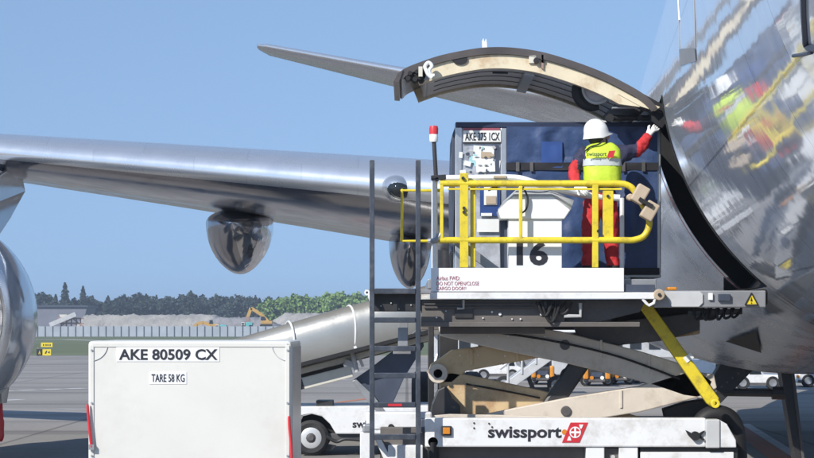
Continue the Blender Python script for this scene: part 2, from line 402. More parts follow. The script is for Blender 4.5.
# rock crusher
YC = 440
t = thing('rock_crusher', 'rust-framed rock crusher with a pale sloping conveyor beside the gravel mound', 'machine', P(68, 337, YC))
b = B()
for x in (61, 66, 71, 76, 80): bar(b, P(x, 337, YC), P(x+.5, 318, YC), .25, .25)
for y in (318, 323, 327): bar(b, P(58, y, YC), P(84, y+.5, YC), .3, .3)
bar(b, P(60, 327, YC), P(72, 318, YC), .2, .2); bar(b, P(72, 318, YC), P(84, 327, YC), .2, .2)
obj('frame', b, M['rust'], t)
b = B(); bar(b, P(50, 325, YC-1), P(76, 314, YC-1), 1, .9); obj('conveyor', b, M['ltgrey'], t)
b = B(); prism(b, [(59, 314.5), (67, 314.5), (66, 319), (61, 319)], YC+.5, 2); obj('hopper', b, M['cream2'], t)

def excavator(label, bx, by, Y, k=1, boom=None):
    t = thing('excavator', label, 'excavator', P(bx, by, Y))
    b = B()
    for d in (0, 2.1): pbox(b, bx-7*k, by-2.4, bx+7*k, by, Y+d, .6)
    obj('track', b, M['blackmetal'], t, bevel=.15)
    b = B(); prism(b, [(bx-6*k, by-2.4), (bx-6*k, by-6), (bx+1, by-6.2), (bx+7*k, by-5.6), (bx+7*k, by-2.4)], Y+.2, 2.2); obj('body', b, M['excav'], t, bevel=.1)
    b = B(); prism(b, [(bx-6*k, by-6), (bx-5.5*k, by-10), (bx-2*k, by-10), (bx-1*k, by-6)], Y+.2, 1.1); obj('cab', b, M['glassdark'], t)
    b = B()
    for (x0, y0), (x1, y1) in zip(boom[:-1], boom[1:]): bar(b, P(x0, y0, Y+.8), P(x1, y1, Y+.8), .5, .62)
    obj('boom', b, M['excav'], t)
    x, y = boom[-1]
    b = B(); prism(b, [(x-2.5, y-1), (x+2, y-1.5), (x+2.5, y+3), (x-1.5, y+3.5)], Y+.5, 1.1); obj('bucket', b, M['rust'], t)
    return t
excavator('yellow excavator with its boom raised high on the spoil mound', 266, 326.5, 425, .9, [(268, 321.5), (262, 315), (251, 308), (247.5, 318)])
excavator('low yellow excavator with its boom stretched left before the grey spoil mound', 214, 330, 420, .8, [(211, 325), (203, 322.5), (197, 324), (193, 328)])
def skip_truck(label, x, y, Y, cableft=True):
    t = thing('tipper_truck', label, 'truck', P(x, y, Y))
    b = B(); prism(b, [(x-3.4, y-1.6), (x-3.6, y-6), (x-1, y-6.5), (x+3.6, y-5.8), (x+3.2, y-1.6)], Y, 2.3); obj('tipper_body', b, M['teal'], t, bevel=.1)
    b = B(); pbox(b, x-8, y-6.2, x-4, y-1.6, Y, 2.2); c = obj('cab', b, M['cream2'], t, bevel=.15)
    b = B(); pbox(b, x-7.6, y-5.6, x-5, y-3.9, Y-.03, .03); obj('window', b, M['glassdark'], c)
    for xx in (x-6, x+1.5):
        b = B(); lathe(b, [(0, .5), (2.2, .5)], P(xx, y-.9, Y), 'Y', 14); obj('wheel', b, M['tyre'], t)
    return t
skip_truck('teal tipper truck with a white cab high on the mound left of the raised excavator', 249, 328.5, 428)
skip_truck('small teal tipper truck with white cab low at the foot of the spoil mound', 223, 331, 415)

# taxiway sign
YS = 152
t = thing('taxiway_sign', 'small yellow and black taxiway sign in two rows on the airfield grass', 'sign', (P(44, 357, YS).x, YS, 0))
b = B(); pbox(b, 41, 342.6, 52.5, 347, YS, .2); u = obj('upper_board', b, M['yellow'], t)
b = B()
for x in (43, 45.5, 47.4, 49.6): pbox(b, x, 344, x+1, 345.9, YS-.012, .01)
obj('marking', b, M['ink'], u)
b = B(); pbox(b, 42.5, 349.2, 51, 355.5, YS, .2); u = obj('lower_board', b, M['yellow'], t)
b = B(); prism(b, [(44.6, 353.6), (46.2, 350.6), (47.2, 350.6), (46.2, 353.6)], YS-.012, .01); prism(b, [(47.6, 352.4), (49.6, 351), (49.6, 353.6)], YS-.012, .01); obj('marking', b, M['ink'], u)
b = B(); pbox(b, 36.5, 349, 42.4, 355.5, YS, .2); u = obj('location_board', b, M['blackmetal'], t)
b = B(); prism(b, [(38.4, 354.2), (39.6, 350.4), (40.6, 354.2), (39.9, 354.2), (39.6, 352), (39.1, 354.2)], YS-.012, .01); obj('marking', b, M['yellow'], u)
for x in (38, 44, 50):
    b = B(); pbox(b, x-.3, 347, x+.3, 356.5, YS+.08, .06); obj('post', b, M['grey'], t)

# trees ------------------------------------------------------------
def leafmesh(name, pts, size, seed, m):
    rnd = random.Random(seed); vs = []; fs = []
    for p, s in pts:
        a = Vector((rnd.gauss(0, 1), rnd.gauss(0, 1), rnd.gauss(0, 1))).normalized(); c = a.orthogonal().normalized(); d = a.cross(c)
        r = size*s*(.6+rnd.random()*.8); i = len(vs)
        vs += [p+c*r, p+d*r*.7, p-c*r, p-d*r*.7]; fs.append((i, i+1, i+2, i+3))
    me = bpy.data.meshes.new(name); me.from_pydata([tuple(v) for v in vs], [], fs); me.materials.append(m); return me
def conifer_pts(h, w, n, seed):
    rnd = random.Random(seed); o = []
    tiers = [(rnd.random()*6.28, .1+.9*k/26, rnd.uniform(.7, 1.15)) for k in range(26*5)] if False else None
    for k in range(n):
        u = rnd.random()**.75; z = h*(.12+.88*u)
        tier = .72+.28*math.cos(z*2*math.pi/(h*.085))
        lob = 1+.3*math.sin(3*rnd.random()*6.28)
        rad = w*(1-u)**.85*tier*lob+.12; th = rnd.random()*6.283; rr = rad*math.sqrt(rnd.uniform(.25, 1))
        o.append((Vector((rr*math.cos(th), rr*math.sin(th), z-.35*rr)), 1-.5*u))
    return o
def broad_pts(h, w, n, seed):
    rnd = random.Random(seed); o = []
    cl = [(Vector((rnd.uniform(-1, 1)*w*.75, rnd.uniform(-1, 1)*w*.6, h*rnd.uniform(.32, .86))), rnd.uniform(.28, .5)*w) for _ in range(13)]
    for k in range(n):
        c, r = rnd.choice(cl); d = Vector((rnd.gauss(0, 1), rnd.gauss(0, 1), rnd.gauss(0, 1))).normalized()
        o.append((c+d*r*rnd.uniform(.55, 1.05), 1))
    return o
def trunk_mesh(h, r):
    b = B(); tube(b, [(0, 0, 0), (.1, 0, h*.5), (0, .05, h*.93)], [r, r*.65, r*.12], 7)
    for k in range(4):
        a = k*1.7; bar(b, (0, 0, h*(.35+.1*k)), (math.cos(a)*h*.14, math.sin(a)*h*.14, h*(.42+.1*k)), r*.35, r*.35)
    me = bpy.data.meshes.new('trunk'); b.to_mesh(me); b.free(); me.materials.append(M['trunk']); return me
def tree_proto(kind, k):
    if kind == 'conifer':
        h = 12; return leafmesh('crown', conifer_pts(h, 2.6+.3*k, 1500, 10+k), .42, k, M['conifer']), trunk_mesh(h, .22)
    if kind == 'rounded':
        h = 10; return leafmesh('crown', broad_pts(h, 3.6, 1500, 30+k), .5, k, M['conifer']), trunk_mesh(h*.8, .25)
    h = 10; return leafmesh('crown', broad_pts(h, 4.4, 1700, 50+k), .5, k, M['leafgreen']), trunk_mesh(h*.8, .28)
protos = {k: [tree_proto(k, i) for i in range(3)] for k in ('conifer', 'rounded', 'broad')}
def tree(kind, px, Y, h, label, group=None):
    crown, trunk = random.choice(protos[kind]); base = {'conifer': 12, 'rounded': 10, 'broad': 10}[kind]
    r = bpy.data.objects.new({'conifer': 'conifer_tree', 'rounded': 'dark_tree', 'broad': 'broadleaf_tree'}[kind], None); C.objects.link(r)
    r.location = ((px-407)*Y/F, Y, 0); r.rotation_euler.z = random.random()*6.28; s = h/base; r.scale = (s*random.uniform(.9, 1.15),)*2+(s,)
    tag(r, label, 'tree', group)
    for nm, me in (('crown', crown), ('trunk', trunk)):
        o = bpy.data.objects.new(nm, me); C.objects.link(o); o.parent = r
    return r
YT = 600
def hpx(py): return CAMZ+(325-py)*YT/F
tree('conifer', 65, YT-6, hpx(283), 'tallest pointed conifer in the far treeline, above the rock crusher')
tree('conifer', 83, YT-6, hpx(286.5), 'second tall pointed conifer of the treeline, just left of the white container')
tree('conifer', 191, YT-6, hpx(291), 'pointed conifer rising above the treeline over the middle of the gravel mound')
for px in range(-58, 300, 6):
    for row in range(2):
        kind = 'conifer' if random.random() < .28 else 'rounded'
        top = random.uniform(293, 300) if row else random.uniform(298, 305)
        if px > 268: top = random.uniform(299, 305)
        lab = 'dark conifer among many in the treeline behind the gravel mound' if kind == 'conifer' else 'dark round-crowned tree among many in the treeline behind the gravel mound'
        tree(kind, px+random.uniform(-3, 3), YT+row*16+random.uniform(-5, 5), hpx(top), lab, 'dark conifers of the far treeline' if kind == 'conifer' else 'dark round trees of the far treeline')
for px in range(277, 480, 9):
    for row in range(2):
        top = 297 + 5*((px-320)/55)**2 if px < 320 else 296
        tree('broad', px+random.uniform(-3, 3), YT-25+row*14+random.uniform(-4, 4), hpx(min(303, top)+random.uniform(-2, 2)+row*-1), 'bright green broadleaf tree among several at the right end of the treeline', 'bright green trees of the far treeline')
#STAGE2
from mathutils.bvhtree import BVHTree
# ================================================================== AIRCRAFT
def AX(Y): return 5.81+.0749*(Y-23.3)
AZ = 5.01
air = thing('cargo_aircraft', 'polished bare-metal airliner with its forward cargo door open above the loader', 'aircraft', (AX(30), 30, 0))
def fus_r(Y):
    if Y < 12:
        u = max(0, (Y-2)/10); return max(.04, 3.1*(1-(1-u)**2.2)**.6), AZ-.55*(1-u)**2
    if Y > 46:
        u = (Y-46)/28; return max(.15, 3.1*(1-u**1.5)), AZ+2.0*u**1.4
    return 3.1, AZ
Y0D, Y1D = 23.3, 26.2
A0, A1 = R(90+6.5), R(90+50.8)      # door opening, angle from the crown down the starboard side
ys = [2, 2.2, 2.7, 3.5, 4.5, 5.5, 6.5, 7.5, 8.5, 9.5, 10.3, 11.2, 12, 13, 14]+[14.5+.55*k for k in range(1, 16)]+[Y0D]+[Y0D+(Y1D-Y0D)*k/6 for k in range(1, 7)]+[27, 28, 29, 30, 31, 32, 34, 36, 38, 40, 43, 46, 50, 53, 56, 59, 62, 65, 68, 71, 73.5]
ys = sorted(set(round(y, 3) for y in ys))
th = [A0*k/40 for k in range(41)]+[A0+(A1-A0)*k/24 for k in range(1, 25)]+[A1+(2*math.pi-A1)*k/70 for k in range(1, 70)]
b = B(); uv = b.loops.layers.uv.new('uv'); g = []
for y in ys:
    r, zc = fus_r(y); g.append([b.verts.new((AX(y)-r*math.sin(a), y, zc+r*math.cos(a))) for a in th])
n = len(th)
for i in range(len(ys)-1):
    for k in range(n):
        if Y0D-.01 <= ys[i] < Y1D-.01 and 40 <= k < 64: continue
        f = b.faces.new((g[i][k], g[i+1][k], g[i+1][(k+1) % n], g[i][(k+1) % n]))
        a0, a1 = th[k], th[k]+(th[(k+1) % n]-th[k]) % (2*math.pi)
        for lp, (yy, aa) in zip(f.loops, ((ys[i], a0), (ys[i+1], a0), (ys[i+1], a1), (ys[i], a1))): lp[uv].uv = (yy, aa*3.1)
b.faces.new(g[0]); b.faces.new(g[-1][::-1])
fus = obj('fuselage', b, M['skinmetal'], air, smooth=40)
def fp(Y, a, r=3.1):
    rr, zc = fus_r(Y); return Vector((AX(Y)-(r+rr-3.1)*math.sin(a), Y, zc+(r+rr-3.1)*math.cos(a)))
# the jambs of the door opening and the dark hold behind it
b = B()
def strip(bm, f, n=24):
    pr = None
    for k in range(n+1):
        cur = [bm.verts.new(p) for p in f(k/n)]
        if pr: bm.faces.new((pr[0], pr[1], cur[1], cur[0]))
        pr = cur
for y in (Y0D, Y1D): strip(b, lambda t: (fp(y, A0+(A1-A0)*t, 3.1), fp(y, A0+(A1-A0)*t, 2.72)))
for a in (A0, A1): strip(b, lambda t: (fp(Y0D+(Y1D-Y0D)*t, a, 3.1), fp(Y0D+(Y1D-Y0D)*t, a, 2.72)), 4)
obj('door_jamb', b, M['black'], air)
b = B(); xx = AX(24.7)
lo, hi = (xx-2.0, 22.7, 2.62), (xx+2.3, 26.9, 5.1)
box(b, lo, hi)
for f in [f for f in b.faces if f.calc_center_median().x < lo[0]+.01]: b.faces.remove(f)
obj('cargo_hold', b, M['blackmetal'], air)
b = B()
strip(b, lambda t: (fp(Y1D+.0, A0+(A1-A0)*t, 3.125), fp(Y1D+.14, A0+(A1-A0)*t, 3.125)))
obj('door_seal', b, M['red'], air)
b = B()
strip(b, lambda t: (fp(Y0D-.09, A0+(A1-A0)*t, 3.106), fp(Y0D+.01, A0+(A1-A0)*t, 3.106)))
strip(b, lambda t: (fp(Y0D+.0, A0+(A1-A0)*t, 3.11), fp(Y0D+.0, A0+(A1-A0)*t, 2.9)))
obj('door_frame', b, M['blackmetal'], air)
# belly fairing
b = B(); uv = b.loops.layers.uv.new('uv'); g = []
for k in range(25):
    y = 28.5+k; e = min(1, (y-28.5)/4.5, (52.5-y)/6); e = max(0, e); e = e*e*(3-2*e)
    row = []
    for j in range(41):
        ph = R(-125+250*j/40); sn, cs_ = math.sin(ph), math.cos(ph)
        fx_, fz_ = 3.12*math.copysign(abs(sn)**.72, sn), 3.0-1.56*math.copysign(abs(cs_)**.85, cs_)
        cx_, cz_ = 3.04*sn, 5.01-3.04*cs_
        row.append(b.verts.new((AX(y)+fx_*e+cx_*(1-e), y, fz_*e+cz_*(1-e))))
    g.append(row)
for i in range(24):
    for j in range(40):
        f = b.faces.new((g[i][j], g[i+1][j], g[i+1][j+1], g[i][j+1]))
        for lp, (u, v) in zip(f.loops, ((i, j), (i+1, j), (i+1, j+1), (i, j+1))): lp[uv].uv = (u*1., v*.16)
b.normal_update(); fair_tree = BVHTree.FromBMesh(b)
def onfair(px, py, lift=.012):
    d = Vector(((px-407)/F, 1, (325-py)/F)).normalized(); h = fair_tree.ray_cast(Vector((0, 0, CAMZ)), d)
    nrm = h[1] if h[1].dot(d) < 0 else -h[1]
    return h[0]+nrm*lift
obj('belly_fairing', b, M['bellymetal'], air, smooth=60)
# intake scoop on the fairing

# skin details on the near fuselage: a vent strip, a cabin door outline
def onskin(px, py, lift=.012):
    """the point of the starboard skin that the photo shows at this pixel"""
    d = Vector(((px-407)/F, 1, (325-py)/F)); Y = 2.5; best = None
    while Y < 40:
        p = Vector((0, 0, CAMZ))+d*Y; r, zc = fus_r(Y)
        if math.hypot(p.x-AX(Y), p.z-zc) < r+lift: return p
        Y += .004
    return p
def onbody(px, py):
    p = onfair(px, py, .03) if fair_tree.ray_cast(Vector((0, 0, CAMZ)), Vector(((px-407)/F, 1, (325-py)/F)).normalized())[0] else None
    q = onskin(px, py, .03); return q if p is None or q.y < p.y else p
NI = 10; T_ = [(726, 339.5), (757, 329), (762, 351)]
fan_ = {(i, k): onbody(*[T_[0][c]+(T_[1][c]-T_[0][c])*i/NI+(T_[2][c]-T_[0][c])*k/NI for c in (0, 1)]) for i in range(NI+1) for k in range(NI+1-i)}
b = B(); fv = {k: b.verts.new(p) for k, p in fan_.items()}
for (i, k) in list(fv):
    if i+k < NI: b.faces.new((fv[i, k], fv[i+1, k], fv[i, k+1]))
    if i+k < NI-1: b.faces.new((fv[i+1, k], fv[i+1, k+1], fv[i, k+1]))
obj('air_intake', b, M['black'], air)
def skinpanel(name, pts, m, parent, lift=.006, nsub=8):
    b = B(); vs = []
    c = [onskin(*p, lift) for p in pts]
    A, Bq, Cq, D = c; gr = []
    for i in range(nsub+1):
        row = []
        for j in range(nsub+1):
            u, v = i/nsub, j/nsub; p = A*(1-u)*(1-v)+Bq*u*(1-v)+Cq*u*v+D*(1-u)*v
            r, zc = fus_r(p.y); q = Vector((p.x-AX(p.y), 0, p.z-zc)).normalized()*(r+lift)
            row.append(b.verts.new((AX(p.y)+q.x, p.y, zc+q.z)))
        gr.append(row)
    for i in range(nsub):
        for j in range(nsub): b.faces.new((gr[i][j], gr[i+1][j], gr[i+1][j+1], gr[i][j+1]))
    return obj(name, b, m, parent)
def skinline(name, pts, rad, m, parent, lift=.004):
    b = B(); tube(b, [onskin(x, y, lift) for x, y in pts], rad, 6); return obj(name, b, m, parent)
skinpanel('vent_panel', [(679, 49), (695, 48), (696, 61), (680, 66)], M['grey'], air)
skinline('panel_outline', [(677.5, -12), (679, 20), (679.5, 48)], .005, M['white_clean'], air)
skinline('panel_outline', [(694, -12), (695, 20), (695.5, 47)], .006, M['white_clean'], air)
skinline('door_outline', [(803.5, -14), (804.5, 20), (806, 45), (809, 48), (822, 49)], .02, M['slate'], air)
skinline('door_handle', [(793, 56), (804, 54.5), (812, 52.5)], .01, M['slate'], air)

# wing -------------------------------------------------------------
def foil(sc):
    up = [(0, 0), (.006, .016), (.02, .032), (.05, .051), (.1, .067), (.18, .079), (.3, .084), (.45, .074), (.6, .055), (.8, .026), (1, .0)]
    dn = [(.985, -.004), (.8, -.012), (.6, -.026), (.45, -.037), (.3, -.043), (.18, -.042), (.1, -.036), (.05, -.028), (.02, -.018), (.006, -.009)]
    return [(x, z*sc) for x, z in up], [(x, z*sc) for x, z in dn]
def wingsec(t):
    ch = 10.2-.4*t if t < 11 else 5.8-.26*(t-11)
    tw = R(max(.5, 3.9-.16*t)); up, dn = foil(1.0 if t < 12 else .85)
    le = Vector((3.0-t, 32.87+.65*t, 4.0+.1287*t)); o = []
    for x, z in up+dn:
        X, Z = x*ch, z*ch
        o.append(le+Vector((0, X*math.cos(tw)+Z*math.sin(tw), Z*math.cos(tw)-X*math.sin(tw))))
    return o
ts = [-1.5, 0, 1, 2, 3, 4, 5, 6, 7, 8, 9, 10, 11, 12.5, 14, 16, 18, 20, 22, 24, 25.5]
b = B(); uv = b.loops.layers.uv.new('uv'); g = [[b.verts.new(p) for p in wingsec(t)] for t in ts]; n = len(g[0])
for i in range(len(ts)-1):
    for k in range(n):
        f = b.faces.new((g[i][k], g[i+1][k], g[i+1][(k+1) % n], g[i][(k+1) % n]))
        cx = abs(sum(v.co.y for v in f.verts)/4-32.87-.65*(ts[i]+ts[i+1])/2)
        if k in (0, 1, 2, 3, 4) or k >= n-2: f.material_index = 1
        for lp, (u, v) in zip(f.loops, ((ts[i], k), (ts[i+1], k), (ts[i+1], k+1), (ts[i], k+1))): lp[uv].uv = (u, v*.6)
b.faces.new(g[0]); b.faces.new(g[-1][::-1])
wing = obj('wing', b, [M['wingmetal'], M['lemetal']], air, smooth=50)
# landing light in the leading edge
wb_ = B(); wb_.from_mesh(wing.data); wt_ = BVHTree.FromBMesh(wb_); c = ORG[wing]+wt_.ray_cast(Vector((0, 0, CAMZ))-ORG[wing], Vector(((399-407)/F, 1, (325-188)/F)).normalized())[0]; wb_.free()
b = B(); bmesh.ops.create_uvsphere(b, u_segments=28, v_segments=16, radius=1)
bmesh.ops.transform(b, verts=b.verts, matrix=Matrix.Translation(c+Vector((0, .3, .01))) @ Matrix.Rotation(R(12), 4, 'Y') @ Matrix.Diagonal((.29, .42, .22, 1)))
ll = obj('landing_light', b, M['lemetal'], wing)
b = B(); bmesh.ops.create_uvsphere(b, u_segments=28, v_segments=16, radius=1)
bmesh.ops.transform(b, verts=b.verts, matrix=Matrix.Translation(c+Vector((.0, .22, -.01))) @ Matrix.Rotation(R(12), 4, 'Y') @ Matrix.Diagonal((.245, .37, .175, 1)))
obj('lens', b, M['glassdark'], ll)
# flap fairings hanging under the wing
def pod(name, px, py, Y, w, h, l, lit=None):
    c = P(px, py, Y); prof = [(0, .02), (.02, .3), (.06, .55), (.15, .8), (.28, .95), (.45, 1), (.7, .93), (.85, .7), (.95, .4), (1, .1)]
    b = B(); rings = []
    for a, r in prof:
        ring_ = []
        for q in [2*math.pi*k/40 for k in range(40)]:
            sn = math.sin(q); x = math.cos(q)*r*w*(1-.1*sn*sn if sn < 0 else 1)
            ring_.append(b.verts.new(c+Vector((x, a*l, sn*r*h*(1 if sn < 0 else .3)+.03*a*l))))
        rings.append(ring_)
    for i in range(len(prof)-1):
        for k in range(40):
            f = b.faces.new((rings[i][k], rings[i][(k+1) % 40], rings[i+1][(k+1) % 40], rings[i+1][k]))
            if lit and (k < 1 or k >= 32): f.material_index = 1  # lit right side of the pod painted in with a brighter metal
    b.faces.new(rings[0]); b.faces.new(rings[-1])
    return obj(name, b, [M['podmetal'], M['podlit']], wing, smooth=60)
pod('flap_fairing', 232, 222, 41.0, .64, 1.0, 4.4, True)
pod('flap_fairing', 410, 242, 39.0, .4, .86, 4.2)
# pylon and engine
ex, ez, ey = -7.72, 2.32, 33.6
b = B(); side = [(ey+2.0, ez+1.55), (ey+4.5, ez+2.35), (41.0, 5.2), (42.3, 5.05), (42.6, 4.8), (41.0, 4.2), (39.0, 3.55), (ey+2.0, ez+1.0)]
pts = []
for sx in (-1, 1):
    pts.append([b.verts.new((ex+sx*(.26 if 0 < k < 7 else .05), y, z)) for k, (y, z) in enumerate(side)])
b.faces.new(pts[0]); b.faces.new(pts[1][::-1])
for k in range(8): b.faces.new((pts[0][k], pts[0][(k+1) % 8], pts[1][(k+1) % 8], pts[1][k]))
pyl = obj('pylon', b, M['cowlmetal'], air, bevel=.12)
b = B(); lathe(b, [(.16, 1.6), (.35, 1.68), (.8, 1.7), (1.3, 1.71), (2.2, 1.64), (3.2, 1.46), (4.2, 1.25), (4.9, 1.12), (4.9, 1.05), (5.4, .85), (6.2, .62), (6.2, .4)], (ex, ey, ez), n=72, caps=False)
eng = obj('engine_cowl', b, M['cowlmetal'], air, smooth=50)
b = B(); lathe(b, [(.9, 1.3), (.5, 1.35), (.18, 1.43), (.03, 1.51), (.05, 1.57), (.16, 1.605), (.17, 1.57)], (ex, ey, ez), n=72, caps=False); obj('inlet_lip', b, M['lemetal'], eng, smooth=60)
b = B(); lathe(b, [(.15, 1.44), (.9, 1.31), (1.4, 1.32)], (ex, ey, ez), n=48, caps=False); obj('inlet_duct', b, M['darkgrey'], eng)
b = B()
for k in range(22):
    a = 2*math.pi*k/22; d = Vector((math.cos(a), 0, math.sin(a))); s = Vector((-math.sin(a), 0, math.cos(a)))
    c = Vector((ex, ey+1.3, ez)); q = [c+d*.3-s*.05, c+d*.3+s*.05+Vector((0, .1, 0)), c+d*1.3+s*.16+Vector((0, .12, 0)), c+d*1.3-s*.12]
    b.faces.new([b.verts.new(v) for v in q])
lathe(b, [(.75, .02), (.95, .16), (1.3, .33), (1.45, .33)], (ex, ey, ez), n=24)
obj('fan', b, M['grey'], eng)
b = B(); p = P(3, 403, 35.2); tube(b, [p+Vector((0, 0, .25)), p], [.1, .06], 10); obj('drain_mast', b, M['alu'], eng)
b = B(); tube(b, smoothpath([p+Vector((-.02, -.03, 0)), p+Vector((-.04, -.05, -.2)), p+Vector((-.01, -.05, -.4)), p+Vector((-.03, -.03, -.62))], 4), [.02, .03, .04, .05, .06, .055, .06, .05, .04, .04, .05, .04, .02][:13], 6); obj('streamer', b, M['red'], eng)

# tailplane, both sides, and the fin
def slab(name, secs, m, parent, th=.1):
    """secs: (leading edge point, chord, twist degrees, thickness direction)"""
    b = B(); uv = b.loops.layers.uv.new('uv'); g = []
    up, dn = foil(1)
    for le, ch, tw, vert in secs:
        row = []
        for x, z in up+[(a, c*1.3) for a, c in dn]:
            X, Z = x*ch, z*ch*.8; tr = R(tw); yy, zz = X*math.cos(tr)+Z*math.sin(tr), Z*math.cos(tr)-X*math.sin(tr)
            row.append(b.verts.new(Vector(le)+(Vector((0, yy, zz)) if not vert else Vector((Z, X, 0)))))
        g.append(row)
    n = len(g[0])
    for i in range(len(g)-1):
        for k in range(n):
            f = b.faces.new((g[i][k], g[i+1][k], g[i+1][(k+1) % n], g[i][(k+1) % n])); f.material_index = 1 if k < 3 or k >= n-1 else 0
            for lp, (u, v) in zip(f.loops, ((i*5, k), (i*5+5, k), (i*5+5, k+1), (i*5, k+1))): lp[uv].uv = (u, v*.5)
    b.faces.new(g[0]); b.faces.new(g[-1][::-1])
    return obj(name, b, m, parent, smooth=50)
WM = [M['tailmetal'], M['lemetal']]
slab('tailplane', [(P(650, 117, 63), 6.2, 4.2, 0), (P(560, 97, 65.5), 5.2, 4.0, 0), (P(400, 70.5, 70), 3.4, 3.4, 0), (P(266, 46, 74), 2.0, 2.4, 0), (P(257, 45.5, 74.6), 1.0, 1.5, 0)], WM, air)
ax = AX(66)
tl = P(257, 45, 74.6)
slab('tailplane', [(Vector((ax-.6, 62.5, 8.35)), 6.2, 4.2, 0), (Vector((2*ax-tl.x, 73, 11.6)), 1.8, 1.5, 0)], WM, air)
slab('tail_fin', [(Vector((AX(58), 58, 6.6)), 12, 0, 1), (Vector((AX(69), 69, 17)), 4.5, 0, 1)], WM, air)
# port wing and port engine, hidden behind the fuselage from the front but part of the aircraft
b = B(); uv = b.loops.layers.uv.new('uv'); g = []
for t in ts: g.append([b.verts.new((2*AX(p.y)-p.x-1.0*0, p.y, p.z)) for p in wingsec(t)])
for i in range(len(ts)-1):
    for k in range(n:=len(g[0])):
        f = b.faces.new((g[i][k], g[i+1][k], g[i+1][(k+1) % n], g[i][(k+1) % n])); f.material_index = 1 if k < 5 or k >= n-2 else 0
b.faces.new(g[0]); b.faces.new(g[-1][::-1])
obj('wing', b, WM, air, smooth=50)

# main landing gear, seen dark behind the loader
mg = P(447, 360, 46)
b = B(); tube(b, [(mg.x, 46, 4.2), (mg.x, 46, .7)], .2, 14); bar(b, (mg.x, 45.3, .62), (mg.x, 46.9, .62), .25, .3)
gear = obj('landing_gear_leg', b, M['blackmetal'], air)
for dy in (45.3, 46.9):
    for dx in (-.55, .55):
        b = B(); lathe(b, [(-.2, .35), (-.19, .5), (-.12, .6), (.12, .6), (.19, .5), (.2, .35)], (mg.x+dx, dy, .6), 'X', 26); wv = obj('landing_wheel', b, M['tyre'], gear)
# open cargo door ----------------------------------------------------
YD = 23.42; DL = 1.95
top = [(396.5, 76), (403, 69.5), (415, 64), (440, 55.5), (470, 49.3), (490, 47.2), (512, 47.6), (540, 51.5), (570, 60), (600, 71), (625, 83), (645, 95), (657, 107)]
tp = smoothpath([P(x, y, YD) for x, y in top], 5)
def offset(pts, d, taper=None):
    o = []
    for i, p in enumerate(pts):
        t = (pts[min(i+1, len(pts)-1)]-pts[max(i-1, 0)]).normalized(); nrm = Vector((t.z, 0, -t.x))
        if nrm.z > 0: nrm = -nrm
        u = i/(len(pts)-1); o.append(p+nrm*d*(taper(u) if taper else 1))
    return o
def arcslab(name, a, bq, y0, y1, m, parent):
    b = B(); R4 = []
    for p, q in zip(a, bq):
        R4.append([b.verts.new((p.x, y0, p.z)), b.verts.new((p.x, y1, p.z)), b.verts.new((q.x, y1, q.z)), b.verts.new((q.x, y0, q.z))])
    for i in range(len(R4)-1):
        for k in range(4): b.faces.new((R4[i][k], R4[i+1][k], R4[i+1][(k+1) % 4], R4[i][(k+1) % 4]))
    b.faces.new(R4[0]); b.faces.new(R4[-1][::-1])
    return obj(name, b, m, parent, smooth=40)
hx = thing_none = None
door = arcslab('cargo_door', tp, offset(tp, .075), YD, YD+DL, [M['doorskin']], air)
tpr = lambda u: min(1, (1-u)*5+.25)
ch = offset(tp, .077); ch2 = offset(tp, .225, tpr)
lo_, hi_ = 9, len(tp)-4
arcslab('edge_channel', ch[lo_:hi_], ch2[lo_:hi_], YD+.03, YD+.12, M['channel'], door)
arcslab('edge_channel', ch[lo_:hi_], ch2[lo_:hi_], YD+DL-.12, YD+DL-.03, M['channel'], door)
l1 = offset(tp, .2, tpr)
arcslab('door_lining', ch[lo_+2:hi_], l1[lo_+2:hi_], YD+.14, YD+DL-.13, M['lining'], door)
# seams of the lining and one cross rib
for yy in (.5, .95, 1.4):
    q = offset(tp, .206, tpr); arcslab('lining_seam', l1[lo_+4:hi_-4], q[lo_+4:hi_-4], YD+yy, YD+yy+.03, M['darkgrey'], door)
arcslab('cross_rib', offset(tp, .205, tpr)[33:36], offset(tp, .26, tpr)[33:36], YD+.13, YD+DL-.1, M['grey'], door)
b = B(); q = offset(tp, .205, tpr); bar(b, q[26]+Vector((0, .6, 0)), q[30]+Vector((0, .6, 0)), .05, .02); obj('label_strip', b, M['ink'], door)
# channel holes and fittings
b = B(); lathe(b, [(-.012, .075), (.02, .075)], P(460, 59.5, YD+.02), n=18); bmesh.ops.scale(b, vec=(1.1, 1, .75), space=Matrix.Translation(-P(460, 59.5, YD+.02)), verts=b.verts); obj('access_hole', b, M['black'], door)
b = B(); pbox(b, 529, 55.5, 536, 63, YD-.0, .04); obj('fitting_plate', b, M['cream2'], door)
b = B(); disc(b, 536.5, 60.5, YD-.02, 3, .06); disc(b, 543, 61, YD+.0, 2, .05); obj('fitting', b, M['black'], door)
b = B(); prism(b, [(541.5, 54.5), (543.5, 55), (543.5, 69), (541.5, 68.5)], YD+.0, .04); obj('channel_joint', b, M['rust'], door)
